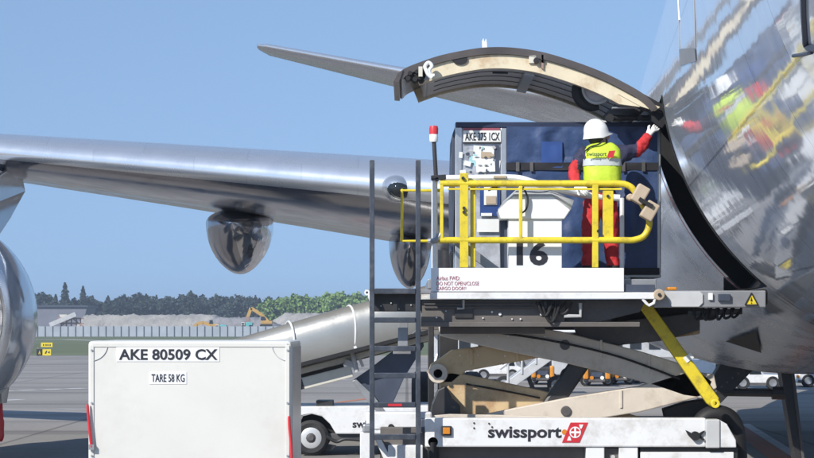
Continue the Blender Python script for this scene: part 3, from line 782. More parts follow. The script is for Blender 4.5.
# latch end: dark latches along the free edge
rnd = random.Random(3)
b = B(); prism(b, [(393.5, 81.5), (398, 73), (403, 70), (401, 76), (399, 82)], YD-.02, DL+.04); obj('end_plate', b, M['doorskin'], door)
for k in range(7):
    y = YD+.02+k*.28; px, py = 409+1.2*math.sin(k*2), 77
    b = B(); prism(b, [(401, 73), (424, 66), (428, 72), (426.5, 78), (423, 83.5), (420, 84.5), (418, 81), (414, 84), (411, 80), (407, 81), (404, 78)], y, .1)
    la = obj('latch', b, M['black'], door, bevel=.015)
    for x2, y2, r2 in ((408, 78, 2.4), (415, 79, 2.4), (410, 73, 2.2), (420, 77, 2.6), (417, 71.5, 2)):
        b = B(); disc(b, x2, y2, y-.05, r2, .2, 14); obj('latch_roller', b, M['black'], la)
b = B(); prism(b, [(425, 70), (430, 70.5), (428.5, 79.5), (423.5, 80)], YD+.02, DL-.1); obj('edge_beam', b, M['grey'], door)
b = B(); pbox(b, 418.5, 66.5, 422.5, 76.5, YD-.06, .05); obj('latch_plate', b, M['cream2'], door)
b = B(); tube(b, smoothpath([P(426.5, 71, YD-.08), P(425, 66.5, YD-.08), P(428.5, 62.6, YD-.08), P(432, 66, YD-.08), P(429.5, 70, YD-.08), P(430.5, 75, YD-.08), P(434.5, 75.5, YD-.08)], 5), .02, 8)
tube(b, smoothpath([P(426.5, 70, YD-.09), P(428, 74, YD-.09), P(432, 78, YD-.09)], 5), .022, 8); obj('latch_hook', b, M['white_clean'], door)
b = B(); prism(b, [(482.2, 48), (482, 41), (483.4, 38), (484.3, 42), (486, 38.5), (486.8, 42), (487.2, 48)], YD+1.0, .05); obj('door_lug', b, M['white_clean'], door)
# hinge side: drum housing, gooseneck arms, actuator rod
b = B(); c = P(597, 89, YD+.35); lathe(b, [(0, .14), (.5, .14)], c, n=32)
hd = obj('hinge_drum', b, M['lining'], door)
b = B(); a = [c+Vector((.155*math.cos(q), -.02, .155*math.sin(q))) for q in [R(150+10*k) for k in range(17)]]; tube(b, a, .02, 8); obj('drum_rim', b, M['ltgrey'], hd)
b = B(); a = [c+Vector((.19*math.cos(q)-.02, .02, .19*math.sin(q)-.01)) for q in [R(115+12*k) for k in range(15)]]; tube(b, a, [.03+.04*math.sin(math.pi*k/14) for k in range(15)], 8); obj('drum_gasket', b, M['black'], hd)
for k, yy in enumerate((.15, .9, 1.7)):
    b = B(); tube(b, smoothpath([P(618, 92, YD+yy), P(636, 100, YD+yy), P(650, 108, YD+yy), P(662, 113, YD+yy)], 4), .055, 8)
    prism(b, [(612, 86), (640, 98), (656, 108), (650, 112), (630, 105), (614, 100)], YD+yy-.05, .1)
    obj('hinge_arm', b, M['blackmetal'], door, bevel=.01)
b = B(); prism(b, [(606, 84), (628, 92), (646, 103), (658, 108), (648, 112), (634, 109), (618, 107), (607, 98)], YD+.4, 1.4); obj('hinge_panel', b, M['darkgrey'], door)
b = B()
for (x0, y0, x1, y1, r) in ((612, 108, 652, 107, .012), (618, 96, 640, 110, .02), (626, 92, 622, 106, .02), (634, 98, 648, 101, .018), (610, 101, 628, 104, .022)): tube(b, [P(x0, y0, YD+.1), P(x1, y1, YD+.2)], r, 7)
obj('hinge_linkage', b, M['grey'], door)
b = B(); tube(b, [P(609, 117.5, YD+.3), P(650, 118, YD+.3)], .03, 8)
for x in (610, 640): disc(b, x, 117.7, YD+.24, 4 if x < 620 else 2.5, .12, 14)
obj('actuator_rod', b, M['black'], door)
b = B(); prism(b, [(618, 94), (640, 99), (660, 107), (655, 111), (640, 106)], YD+.02, .05); obj('hinge_rib', b, M['channel'], door)
b = B(); prism(b, [(640, 92), (662, 104), (668, 120), (662, 128), (652, 121), (650, 108)], YD+.1, 2.6); obj('hinge_fairing', b, M['black'], air)
b = B(); pbox(b, 602.5, 104, 607, 132, YD+2.4, .06); obj('door_strut', b, M['white'], door)
#STAGE3
# ================================================================== CARGO LOADER
YN = 22.55
ld = thing('cargo_loader', 'white and yellow scissor-lift cargo loader raised to the open aircraft door', 'cargo loader', (P(560, 500, YN).x, 25.2, 0))
def part(name, bm, m, bevel=.008, parent=None, **k): return obj(name, bm, m, parent or ld, bevel=bevel, **k)
# --- chassis
b = B(); pbox(b, 425, 418, 706, 447, YN, .16); beam = part('chassis_beam', b, M['white'], .015)
b = B(); pbox(b, 425, 418, 706, 447, YN+3.1, .16); part('chassis_beam', b, M['white'], .015)
lo = P(380, 440, YN); hi = P(730, 421, YN)
b = B(); box(b, (lo.x, YN+.17, .75), (hi.x, YN+3.09, 1.13)); part('chassis_pan', b, M['truss'])
text(beam, 'swissport', 488, 426.3, 561.5, 441.5, YN, M['ink'], bold=.028)
b = B(); disc(b, 564.5, 432, YN-.004, 2.7, .004); part('gold_dot', b, M['amber'], 0, beam)
b = B(); prism(b, [(570.5, 422.5), (588, 422.5), (579.5, 442.5), (562, 442.5)], YN-.006, .006); lg = part('red_emblem', b, M['red'], 0, beam)
b = B()
ring(b, 575.2, 432.3, YN-.009, 4.6, 5.7, .003)
prism(b, [(570, 431.3), (580.4, 431.3), (580.4, 433.3), (570, 433.3)], YN-.0095, .003); prism(b, [(574.2, 427), (576.2, 427), (576.2, 437.6), (574.2, 437.6)], YN-.010, .003)
prism(b, [(579, 424.5), (583.4, 424.5), (581.6, 428.6), (580.2, 428.6)], YN-.0105, .003); prism(b, [(567, 440.5), (571.4, 440.5), (570, 436.2), (568.8, 436.2)], YN-.0105, .003)
part('emblem_mark', b, M['white_clean'], 0, lg)
for x, y in ((474, 423), (474, 428), (489, 423.5), (492, 427)):
    b = B(); disc(b, x, y, YN-.01, .9, .02, 8); part('bolt_or_light_dot', b, M['blackmetal'], 0, beam)
b = B(); disc(b, 695.5, 436, YN-.05, 4.6, .05); 
prism(b, [(685.5, 430), (688, 431), (695, 435), (695, 438), (691, 438), (688, 435)], YN-.03, .02); prism(b, [(705.5, 430.5), (703, 431), (696, 435), (696, 438), (700.5, 438.5), (703, 440.5), (705, 439.5), (701, 435.5)], YN-.03, .02)
part('tow_eye', b, M['black'], 0, beam)
b = B(); pbox(b, 706, 419.5, 720, 448, YN-.03, .2); part('end_plate', b, M['ltgrey'], .01)
b = B(); prism(b, [(720, 420), (727, 424), (736, 440), (736.5, 447.5), (720, 447.5)], YN-.01, .18); part('end_wedge', b, M['white'], .01)
b = B(); pbox(b, 586, 447, 604.5, 505, YN+.02, .3); part('side_locker', b, M['white'], .01)
b = B(); pbox(b, 619, 447, 638, 505, YN+.02, .3); part('side_locker', b, M['white'], .01)
b = B(); pbox(b, 604.5, 448, 619, 500, YN+.1, .3); pn = part('locker_recess', b, M['darkgrey'], .005)
b = B(); disc(b, 613, 457, YN+.09, 2.2, .02, 12); part('gauge', b, M['ltgrey'], 0, pn)
b = B(); pbox(b, 640, 447, 738, 505, YN+.06, .3); fl = part('side_frame', b, M['blackmetal'], .01)
b = B(); pbox(b, 640.5, 452, 734, 504, YN+.035, .03); part('side_panel', b, M['white'], .01)
for px_, yy in ((472, .12), (545, .12), (472, 2.6), (545, 2.6), (712, 2.6), (695, .5)):
    b = B(); c = P(px_, 491, YN+yy); lathe(b, [(0, .24), (.02, .36), (.06, .41), (.24, .41), (.28, .36), (.3, .24)], (c.x, YN+yy, .41), n=30); wv = part('road_wheel', b, M['tyre'], 0)
    b = B(); lathe(b, [(-.005, .05), (-.005, .2), (.03, .23)], (c.x, YN+yy, .41), n=24); part('rim', b, M['rim'], 0, wv)
b = B(); tube(b, smoothpath([P(699, 430, YN+.7), P(704, 419, YN+.7), P(716, 414, YN+.7), P(729, 418, YN+.7), P(736, 432, YN+.7), P(738, 456, YN+.7), P(737, 490, YN+.7)], 5), .1, 12)
prism(b, [(706, 420), (718, 415), (730, 421), (736, 437), (737, 462), (728, 462), (722, 440)], YN+.64, .12)
part('wheel_guard', b, M['black'], 0)
# left end of the chassis, below the ladder
b = B(); pbox(b, 360, 432, 372, 508, YN+.05, .25); part('corner_post', b, M['white'], .01)
b = B(); pbox(b, 366, 412, 432, 430, YN+.35, .2); eb = part('end_cabinet', b, M['white'], .02)
b = B(); pbox(b, 392, 434, 425, 444, YN+.2, .3); part('step_box', b, M['grey'], .01)
b = B(); pbox(b, 388, 445, 423, 508, YN+.1, .5); part('battery_box', b, M['white'], .015)
b = B(); prism(b, [(374, 437), (380, 437), (393, 462), (393, 480)], YN+.12, .15); part('brace_plate', b, M['white'], .008)
b = B(); pbox(b, 421, 419, 431, 432, YN+.1, .2); part('junction_box', b, M['slate'], .01)
b = B(); pbox(b, 441.5, 426, 451.5, 435.5, YN-.03, .03); lm = part('marker_lamp', b, M['blackmetal'], .004)
b = B(); pbox(b, 443, 427.5, 450, 434, YN-.05, .02); part('lens', b, M['amber'], .004, lm)
b = B(); disc(b, 433, 442, YN+.0, 5, .1, 16); tube(b, [P(433, 442, YN+.05), P(434, 478, YN+.05)], .06, 10); part('jack_leg', b, M['black'], 0)
b = B(); disc(b, 391, 427, YN+.3, 3, .05, 14); tube(b, [P(391, 427, YN+.32), P(395, 431, YN+.3)], .03, 8); part('hose_cap', b, M['black'], 0)
b = B(); pbox(b, 362.5, 424, 372, 433, YN-.2, .16); part('hinge_block', b, M['grey'], .02)
# --- scissor lift
def arm(pts, Y, d, m, nm='scissor_arm'):
    b = B(); prism(b, pts, Y, d); return part(nm, b, m, .012)
U1 = [(428, 372), (431, 364), (452, 350), (500, 343.5), (560, 335), (700, 316), (700, 334), (565, 353), (510, 363), (466, 371), (452, 383), (437, 383), (430, 379)]
U2 = [(437, 316), (452, 318), (500, 323), (560, 331), (640, 351), (695, 368), (713, 381), (706, 399), (684, 396), (640, 381), (565, 363), (500, 350), (440, 336)]
L1 = [(440, 374), (452, 372), (484, 378), (540, 390), (600, 405), (690, 432), (690, 452), (600, 440), (520, 425), (440, 414)]
L2 = [(714, 374), (717, 388), (700, 397), (640, 412), (566, 424), (500, 434), (430, 442), (430, 426), (500, 411), (566, 398), (640, 386), (688, 371)]
for yo in (.8, 2.35):
    arm(U2, YN+yo, .14, M['beige']); arm(L2, YN+yo, .14, M['beige'])
    s = .17 if yo < 1 else -.17
    arm(U1, YN+yo+s, .15, M['cream']); arm(L1, YN+yo+s, .15, M['cream'])
for px_, py_, r in ((565, 345, 5), (566, 411, 5.2), (700, 384, 6)):
    b = B(); disc(b, px_, py_, YN+.78, r, 2.1, 20); part('pivot_pin', b, M['darkgrey'], .005)
b = B(); ring(b, 438, 373.5, YN+.91, 4.4, 9.8, .24, 28); part('pivot_eye', b, M['beige'], .006)
b = B(); disc(b, 438, 373.5, YN+.97, 4.6, 2.0, 20); part('pivot_pin', b, M['black'], 0)
b = B(); prism(b, [(430, 417), (432, 404), (438, 390), (446, 386), (452, 398), (460, 405), (461, 418)], YN+.7, .3); part('pivot_bracket', b, M['blackmetal'], .01)
b = B(); prism(b, [(428, 416), (450, 414), (540, 416), (590, 418.5), (428, 418.5)], YN+.42, .1); part('arm_rail', b, M['beige'], .006)
for yo in (1.0, 2.0):
    b = B(); bar(b, P(548, 410, YN+yo), P(589, 350, YN+yo), .2, .2, (0, 1, 0)); lf = part('lift_cylinder', b, M['blackmetal'], .03)
    b = B(); bar(b, P(579, 365, YN+yo), P(610, 320, YN+yo), .1, .1, (0, 1, 0)); part('piston_rod', b, M['grey'], .03, lf)
b = B(); tube(b, smoothpath([P(560, 380, YN+.95), P(563, 371, YN+.93), P(570, 368, YN+.93), P(577, 366, YN+.95)], 4), .015, 6); part('hydraulic_hose', b, M['black'], 0)
b = B(); pbox(b, 439, 325, 458, 412, YN+1.5, .3); part('mast_column', b, M['blackmetal'], .01)
b = B(); pbox(b, 428, 325, 434, 416, YN+1.7, .12); part('mast_column', b, M['blackmetal'], .01)
b = B(); prism(b, [(664, 409), (686, 402), (712, 398), (714, 410), (708, 418), (666, 418)], YN+1.2, .25); part('pivot_bracket', b, M['blackmetal'], .01)
# --- raised bridge
zd = P(0, 280.5, 23.3).z
xl, xr = P(428, 0, YN).x, P(657, 0, YN).x
b = B(); box(b, (xl, YN+.06, zd-.1), (xr, YN+3.3, zd)); dk = part('deck', b, M['grey'], .008)
for k in range(9):
    for j in range(4):
        if j == 0: continue
        b = B(); c = Vector((xl+.25+k*.24, YN+.6+j*.62, zd+.01)); lathe(b, [(-.24, .035), (.24, .035)], c, 'Y', 10); part('roller', b, M['ltgrey'], 0, dk)
b = B(); pbox(b, 421, 299.3, 565, 325.5, YN+.12, .12); part('side_beam', b, M['truss'], .008)
b = B(); pbox(b, 421, 322, 640, 326.8, YN+.08, .22); part('beam_flange', b, M['truss'], .006)
b = B(); prism(b, [(560, 299.3), (646, 299.3), (640, 312), (600, 322), (565, 325)], YN+.2, .12); part('side_beam', b, M['darkgrey'], .008)
b = B(); pbox(b, 421, 299.3, 660, 330, YN+3.0, .12); part('side_beam', b, M['truss'], .008)
b = B(); pbox(b, 440, 326.8, 545, 334, YN+.5, .15); part('cross_channel', b, M['truss'], .008)
b = B(); prism(b, [(575, 326), (650, 318), (700, 312), (700, 330), (660, 341), (620, 345), (580, 341)], YN+.9, .25); part('lift_frame', b, M['darkgrey'], .01)
b = B(); prism(b, [(610, 305), (655, 305), (720, 309), (716, 318), (660, 326), (612, 330)], YN+1.4, .3); part('lift_frame', b, M['blackmetal'], .01)
b = B(); pbox(b, 455, 303, 473, 318, YN+.1, .03); rc = part('beam_recess', b, M['blackmetal'], .004)
b = B(); tube(b, [P(457, 308.5, YN+.07), P(463.5, 308.5, YN+.07), P(463.5, 299, YN+.07)], .014, 6); part('bracket', b, M['ltgrey'], 0)
b = B(); tube(b, [P(564, 316, YN+.07), P(580.5, 316, YN+.07), P(580.5, 303, YN+.07)], .02, 6); part('bracket', b, M['ltgrey'], 0)
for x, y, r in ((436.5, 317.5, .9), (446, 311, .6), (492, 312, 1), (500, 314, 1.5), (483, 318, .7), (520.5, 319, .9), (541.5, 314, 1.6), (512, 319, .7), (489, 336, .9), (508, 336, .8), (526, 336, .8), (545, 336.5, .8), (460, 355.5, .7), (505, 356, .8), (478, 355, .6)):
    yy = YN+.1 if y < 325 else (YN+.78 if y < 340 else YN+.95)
    b = B(); disc(b, x, y, yy, r, .03, 8); part('bolt_or_light_dot', b, M['white_clean'], 0)  # white discs painted in for specks of light showing through holes
for k, (xa, xb, dp) in enumerate(((538, 552, 14), (542, 560, 20), (548, 556, 17), (553, 572, 12), (536, 566, 9))):
    b = B(); tube(b, [P(xa+(xb-xa)*u, 302+dp*4*u*(1-u), YN+.02+.012*k) for u in [q/14 for q in range(15)]], .015, 7); part('hydraulic_hose', b, M['black'], 0)
b = B(); pbox(b, 540, 301, 562, 309, YN+.06, .06); part('valve_block', b, M['blackmetal'], .008)
# pipe runs, weld plates and stiffeners on the arms
for dy_ in (0, 3.5):
    b = B(); tube(b, [P(424, 304+dy_, YN+.1), P(534, 304+dy_, YN+.1)], .011, 6); part('pipe_run', b, M['darkgrey'], 0)
b = B(); tube(b, smoothpath([P(446, 327, YN+.78), P(500, 333, YN+.78), P(558, 342, YN+.78), P(620, 357, YN+.78), P(680, 379, YN+.78)], 5), .012, 6); part('pipe_run', b, M['black'], 0)
b = B(); tube(b, smoothpath([P(466, 384, YN+.95), P(500, 390, YN+.95), P(540, 398, YN+.95)], 5), .01, 6); part('pipe_run', b, M['black'], 0)
for x_, y_ in ((470, 357), (516, 353)):
    b = B(); pbox(b, x_, y_-8, x_+3, y_+8, YN+.955, .02); part('weld_plate', b, M['cream'], .004)
for x_, y_ in ((600, 349), (648, 363), (620, 399), (510, 424)):
    b = B(); pbox(b, x_, y_-9, x_+2.4, y_+9, YN+.785, .02); part('weld_plate', b, M['beige'], .004)
# warning board along the near side, with its writing
b = B(); pbox(b, 431, 268, 624, 291.5, YN-.05, .03); wb = part('side_board', b, M['white_clean'], .004)
b = B(); pbox(b, 430, 292.3, 655, 299, YN-.07, .1); part('edge_rail', b, M['white'], .006)
text(wb, 'Airbus FWD:', 436.5, 276.2, 460, 280.2, YN-.05, M['redink'], 0)
text(wb, 'DO NOT OPEN/CLOSE', 436.5, 281.6, 479, 285.4, YN-.05, M['redink'], 0)
text(wb, 'CARGO DOOR!!', 436.5, 286.6, 466, 290.2, YN-.05, M['redink'], 0)
b = B(); tube(b, [P(642.5, 299, YN-.05), P(646.5, 303.5, YN-.05), P(649, 305.5, YN-.05), P(654, 303, YN-.05), P(655, 298.5, YN-.05)], .016, 6); part('hook', b, M['white_clean'], 0)
b = B(); disc(b, 659.5, 294.7, YN-.1, 5.6, .12, 24); gr_ = part('guide_roller', b, M['pad'], .01)
b = B(); disc(b, 659.5, 294.7, YN-.115, 1.7, .03, 12); part('roller_hub', b, M['blackmetal'], 0, gr_)
# nose of the bridge at the door sill
b = B(); pbox(b, 654, 290.5, 766, 307.5, YN+.02, .12); ns = part('bridge_nose', b, M['grey'], .012)
b = B(); prism(b, [(664, 291.5), (700, 291.5), (703, 294), (703, 303), (699, 306.8), (672, 306.8)], YN+.0, .02); part('nose_plate', b, M['ltgrey'], .004, ns)
b = B(); pbox(b, 718.5, 294, 730.5, 301, YN-.02, .04); part('switch_box', b, M['slate'], .004, ns)
b = B(); pbox(b, 708.5, 293, 713, 300, YN-.01, .03); part('switch_box', b, M['white_clean'], .004, ns)
b = B(); prism(b, [(751.5, 293.5), (757.5, 304.5), (745.5, 304.5)], YN+.008, .012); wt = part('warning_triangle', b, M['yellow'], 0, ns)
b = B(); prism(b, [(751.5, 297), (752.6, 301), (751.5, 301.5), (750.4, 301)], YN+.004, .004); disc(b, 751.5, 303, YN+.004, .6, .004, 8); part('triangle_mark', b, M['ink'], 0, wt)
b = B(); 
pts = [(751.5, 293), (757.9, 304.9), (745.1, 304.9)]
for i in range(3): bar(b, P(*pts[i], YN+.006), P(*pts[(i+1) % 3], YN+.006), .012, .012, (0, 1, 0))
part('triangle_border', b, M['ink'], 0, wt)
a0, a1 = P(655, 290.5, YN), P(766, 290.5, YN)
b = B(); box(b, (a0.x, YN+.14, a0.z-.09), (a1.x-.15, YN+3.1, a0.z-.005)); part('nose_deck', b, M['grey'], .01)
b = B(); pbox(b, 760, 289, 768, 306, YN+.06, 3.0); part('nose_bumper', b, M['black'], .03)
b = B(); pbox(b, 624, 284.5, 655, 292, YN-.02, .04); part('board_end', b, M['slate'], .004)
b = B(); pbox(b, 668, 287, 677, 290.3, YN+.3, .18); part('orange_tag', b, M['orange'], .01)
rnd = random.Random(5)
b = B(); bar(b, P(688, 313, YN+.25), P(742, 311.5, YN+.25), .07, .06); part('cable_tray', b, M['blackmetal'], .01)
for k in range(6):
    x0 = 694+k*7.5
    b = B(); tube(b, smoothpath([P(x0, 308, YN+.2), P(x0+rnd.uniform(-3, 4), 317+rnd.random()*3, YN+.18), P(x0+6, 314+rnd.random()*4, YN+.2), P(x0+10, 308, YN+.22)], 4), .014, 6); part('cable', b, M['black'], 0)
# yellow prop on the near side
b = B(); prism(b, [(639, 306), (649, 300.5), (719, 398), (718.5, 405.5), (713, 408), (707, 403.5)], YN+.6, .1); yp = part('safety_prop', b, M['yellow'], .012)
b = B(); prism(b, [(664, 343), (670, 338), (696, 376), (691, 381)], YN+.7, .07); part('prop_guide', b, M['yellow'], .01, yp)
b = B(); prism(b, [(683, 358), (690.5, 352.5), (694, 357.5), (687, 363)], YN+.592, .008); part('label_plate', b, M['sticker'], 0, yp)
b = B(); ring(b, 715.5, 403.5, YN+.27, 1.7, 4.6, .15, 20); part('prop_eye', b, M['yellow'], .005, yp)
# --- railing
ry = YN-.02
rail = smoothpath([P(440, 183.5, ry), P(530, 183.5, ry), P(618, 183.5, ry)], 3)+smoothpath([P(624, 184, ry), P(632, 188, ry), P(640, 200, ry), P(648, 216, ry), P(649, 226, ry), P(644, 236, ry), P(634, 240, ry), P(624, 240.2, ry)], 6)+[P(530, 240.2, ry), P(440, 240.2, ry)]
b = B(); tube(b, rail, .034, 12); part('guard_rail', b, M['yellow'], 0)
b = B(); pbox(b, 448, 188, 622, 190, ry-.01, .03); part('rail_strip', b, M['yellow'], .003)
def post(x0, y0, x1, y1, d=.06, Y=ry-.03, m='yellow', nm='rail_post'):
    b = B(); pbox(b, x0, y0, x1, y1, Y, d); return part(nm, b, M[m], .006)
pp = post(460, 173, 468.5, 267.5, .09); post(470.5, 180, 475.5, 267.5, .09, ry+.04)
for y in (176, 206, 210): 
    b = B(); disc(b, 464 if y != 176 else 463, y+2, ry-.06, 1.6, .04, 10); part('bolt_or_light_dot', b, M['blackmetal'], 0, pp)
post(440, 183, 443.5, 240, .04); post(519, 186, 522.5, 240, .04); post(592.5, 181, 598.5, 267.5, .07)
q = post(603, 188, 613.5, 242, .09, ry+.0)
b = B(); disc(b, 608, 196, ry-.02, 1.5, .03, 10); disc(b, 598.5, 231, ry-.06, 1.6, .04, 10); part('bolt_or_light_dot', b, M['blackmetal'], 0, q)
b = B(); tube(b, [P(443, 190.5, ry+.1), P(402, 190.5, ry+.1), P(402, 241, ry+.1), P(443, 241, ry+.1)], .018, 8); part('guard_rail', b, M['yellow'], 0)
b = B(); tube(b, [P(402, 190.5, ry+.1), P(402, 190.5, ry+3.1), P(402, 241, ry+3.1), P(402, 241, ry+.1)], .018, 8); part('guard_rail', b, M['yellow'], 0)
b = B(); tube(b, smoothpath([P(441, 234, ry), P(436, 240, ry-.01), P(428, 241.5, ry)], 4), .03, 8); part('rail_clamp', b, M['grey'], 0)
for (x, y) in ((640, 194.5), (649.5, 211)):
    b = B(); c = P(x, y, ry-.1); rot = Matrix.Rotation(R(30), 3, 'Y'); box(b, c-Vector((.068, .07, .095)), c+Vector((.068, .07, .095)), rot); part('bumper_pad', b, M['pad'], .015)
b = B(); disc(b, 630.5, 197, ry-.08, 3.4, .12, 16); part('pad_roller', b, M['pad'], .01)
b = B(); c = P(645, 203, ry-.1); box(b, c-Vector((.08, .1, .018)), c+Vector((.08, .1, .018)), Matrix.Rotation(R(30), 3, 'Y')); part('pad_strap', b, M['black'], 0)
# white mast with the red beacon, and the white pipe
b = B(); tube(b, [P(434.5, 292, YN), P(434.5, 180, YN)], .032, 10); part('mast_post', b, M['white'], 0)
b = B(); tube(b, [P(436, 178, YN), P(434, 142, YN)], [.022, .022], 8); part('beacon_pole', b, M['blackmetal'], 0)
c = P(433.7, 142, YN)
b = B(); lathe(b, [(0, .04), (.02, .045), (.075, .045), (.08, .042)], c, 'Z', 18); bc = part('beacon_base', b, M['white_clean'], 0)
b = B(); lathe(b, [(.08, .045), (.14, .047), (.165, .04), (.17, .01)], c, 'Z', 18); part('beacon_lens', b, M['red'], 0, bc)
b = B(); bar(b, P(431, 178, YN-.02), P(446, 177, YN-.02), .06, .05); disc(b, 437, 179, YN-.05, 2.2, .1, 12); part('mast_clamp', b, M['blackmetal'], .006)
b = B(); tube(b, smoothpath([P(440, 178.5, YN+.12), P(480, 178, YN+.12), P(515, 178, YN+.12), P(532, 182, YN+.12), P(552, 188, YN+.3), P(585, 195, YN+.62), P(620, 198, YN+.62)], 5), .036, 10); part('hand_pipe', b, M['white'], 0)
b = B(); pbox(b, 493.5, 175.5, 506.5, 178, YN+.07, .08); part('pipe_clip', b, M['pad'], .004)
b = B(); tube(b, [P(622, 198, YN+.4), P(622, 268, YN+.4)], .024, 8); part('mast_post', b, M['white'], 0)
# --- operator console with the number 16
b = B(); prism(b, [(498, 210.5), (513, 196), (553, 196), (570.5, 210), (564.5, 219), (501, 219)], YN+.07, .45); cs = part('console', b, M['white_clean'], .01)
A_, B_, C_, D_ = P(513, 196, YN+.07), P(553, 196, YN+.07), P(574, 201, YN+.66), P(520, 186.5, YN+.66)
b = B(); vs = [b.verts.new(p) for p in (A_, B_, P(541, 187, YN+.55), P(520, 187, YN+.55))]; b.faces.new(vs)
vs = [b.verts.new(p) for p in (B_, P(570.5, 210, YN+.07), P(574, 201, YN+.5), P(541, 187, YN+.55))]; b.faces.new(vs)
vs = [b.verts.new(p) for p in (P(498, 210.5, YN+.07), A_, P(520, 187, YN+.55), P(503, 203, YN+.55))]; b.faces.new(vs)
bmesh.ops.remove_doubles(b, verts=b.verts, dist=.001)
ge = bmesh.ops.extrude_face_region(b, geom=b.faces[:]); bmesh.ops.translate(b, verts=[v for v in ge['geom'] if isinstance(v, bmesh.types.BMVert)], vec=(0, .02, .012))
part('console_lid', b, M['ltgrey'], 0, cs)
b = B(); pbox(b, 508.5, 219, 562, 269, YN+.1, .35); pl = part('console_panel', b, M['white_clean'], .008)
text(pl, '16', 516.5, 241, 548, 265.5, YN+.1, M['ink'], bold=.035)
b = B(); prism(b, [(500, 219), (508, 219), (508, 269), (501, 269)], YN+.4, .2); part('console_leg', b, M['slate'], .006)
b = B(); tube(b, smoothpath([P(523, 187, YN+.02), P(527.5, 197, YN+.02), P(527, 207, YN+.02), P(523.5, 212, YN+.02), P(519, 213, YN+.02)], 5), .01, 6); part('control_cable', b, M['black'], 0)
b = B(); tube(b, smoothpath([P(488, 190, YN+.02), P(492, 188.5, YN+.02), P(498, 187, YN+.02)], 4), .016, 6); part('control_lever', b, M['black'], 0)
for k in (0, 6):
    b = B(); bar(b, P(453+k, 241, YN+.35), P(492+k, 270, YN+.35), .05, .1, (0, 1, 0)); part('chute_bar', b, M['grey'], .006)
# --- left end of the bridge, ladder
b = B(); pbox(b, 365, 289.5, 431, 293.5, YN-.02, .35); part('end_step', b, M['grey'], .006)
b = B(); pbox(b, 371, 294, 421, 311.5, YN+.1, .14); part('end_frame', b, M['blackmetal'], .01)
b = B(); ring(b, 367, 292.5, YN-.06, 1.2, 2.8, .05, 16); tube(b, [P(369, 293, YN-.04), P(371.5, 300, YN-.04)], .025, 8); part('latch_ring', b, M['white_clean'], 0)
for x, y in ((381, 306), (391, 303), (399, 309), (411, 305)):
    b = B(); disc(b, x, y, YN+.08, .7, .03, 8); part('bolt_or_light_dot', b, M['ltgrey'], 0)
YL = YN-.28
ladr = None
b = B(); pbox(b, 369.5, 160, 374.5, 512, YL, .05); ladr = part('ladder', b, M['ladder'], .006)
b = B(); pbox(b, 415.6, 160, 420.6, 512, YL, .05); part('ladder_stringer', b, M['ladder'], .006, ladr)
for y in (291, 320, 348.5, 375.5, 405, 437, 468, 498):
    b = B(); pbox(b, 374.5, y-2.6, 415.6, y+2.6, YL-.01, .1); rg = part('rung', b, M['ladder'], .006, ladr)
    if y == 405:
        b = B(); pbox(b, 388, y-1.3, 402, y+1.3, YL-.014, .004); part('red_label', b, M['red'], 0, rg)
b = B(); pbox(b, 398, 321, 408, 353, YL+.2, .06); pbox(b, 393, 350, 411, 354, YL+.2, .1); part('ladder_bracket', b, M['grey'], .006)
# ================================================================== ULD on the bridge
YU = 24.0
ul = thing('cargo_container', 'blue-curtained cargo container with a scuffed left end standing at the aircraft door', 'container', (P(557, 285, YU).x, YU+.75, zd+.045))
ub = lambda x0, y0, x1, y1, d, Y=YU: pbox(B(), x0, y0, x1, y1, Y, d)
yb = 325-(zd+.045-CAMZ)*F/YU
obj('shell', ub(456, 123, 659, yb-2, 1.46, YU+.04), M['alu'], ul, bevel=.015)
obj('base_pallet', ub(454, yb-4, 661, yb, 1.52, YU), M['alu'], ul, bevel=.01)
obj('top_edge', ub(455.5, 122, 660, 128, .06, YU-.015), M['navydark'], ul, bevel=.01)
obj('corner_post', ub(455, 123, 462, yb-4, .08, YU-.01), M['alu'], ul, bevel=.012)
obj('corner_post', ub(500.5, 128, 507, yb-4, .06, YU-.01), M['alu'], ul, bevel=.01)
obj('corner_post', ub(656.5, 123, 661, yb-4, .08, YU-.012), M['alu'], ul, bevel=.01)
b = B(); prism(b, [(452.5, 134), (456, 124), (459, 124), (456, 134), (454.5, 200), (453, 250), (451.5, 250), (451, 190)], YU+.02, 1.4); obj('side_skin', b, M['slate'], ul, bevel=.004)
# curtain with folds
def curtain(name, x0, y0, x1, y1, m, amp=.042, off=0, nx=70, nz=40, seed=1, parent=None):
    from mathutils import noise as nz_
    b = B(); g = {}
    for i in range(nx+1):
        for j in range(nz+1):
            u, v = i/nx, j/nz; p = P(x0+(x1-x0)*u, y0+(y1-y0)*v, YU)
            e = min(1, 6*min(u, 1-u), 6*min(v, 1-v))
            q = amp*e*(nz_.noise(Vector((p.x*5+seed, p.z*1.1, 0)))+.6*nz_.noise(Vector((p.x*3+p.z*3, p.z*2-p.x, seed)))+.3*nz_.noise(Vector((p.x*9, p.z*6, seed+4))))
            g[i, j] = b.verts.new((p.x, YU-.012-off-abs(amp)*.6-q, p.z))
    for i in range(nx):
        for j in range(nz): b.faces.new((g[i, j], g[i, j+1], g[i+1, j+1], g[i+1, j]))
    ge = bmesh.ops.extrude_face_region(b, geom=b.faces[:]); bmesh.ops.translate(b, verts=[v for v in ge['geom'] if isinstance(v, bmesh.types.BMVert)], vec=(0, .01, 0))
    return obj(name, b, m, parent or ul, smooth=60)
ct = curtain('curtain', 506.5, 127, 657, 163, M['navy'], seed=2)
curtain('curtain', 506.5, 162.6, 657, yb-8, M['navy'], seed=6)
curtain('blue_patch', 541, 142, 562, 168, M['blue'], amp=.015, off=.03, nx=16, nz=16, parent=ct)
curtain('strap', 506, 163, 658, 170.5, M['strap'], amp=.012, off=.035, nz=4)
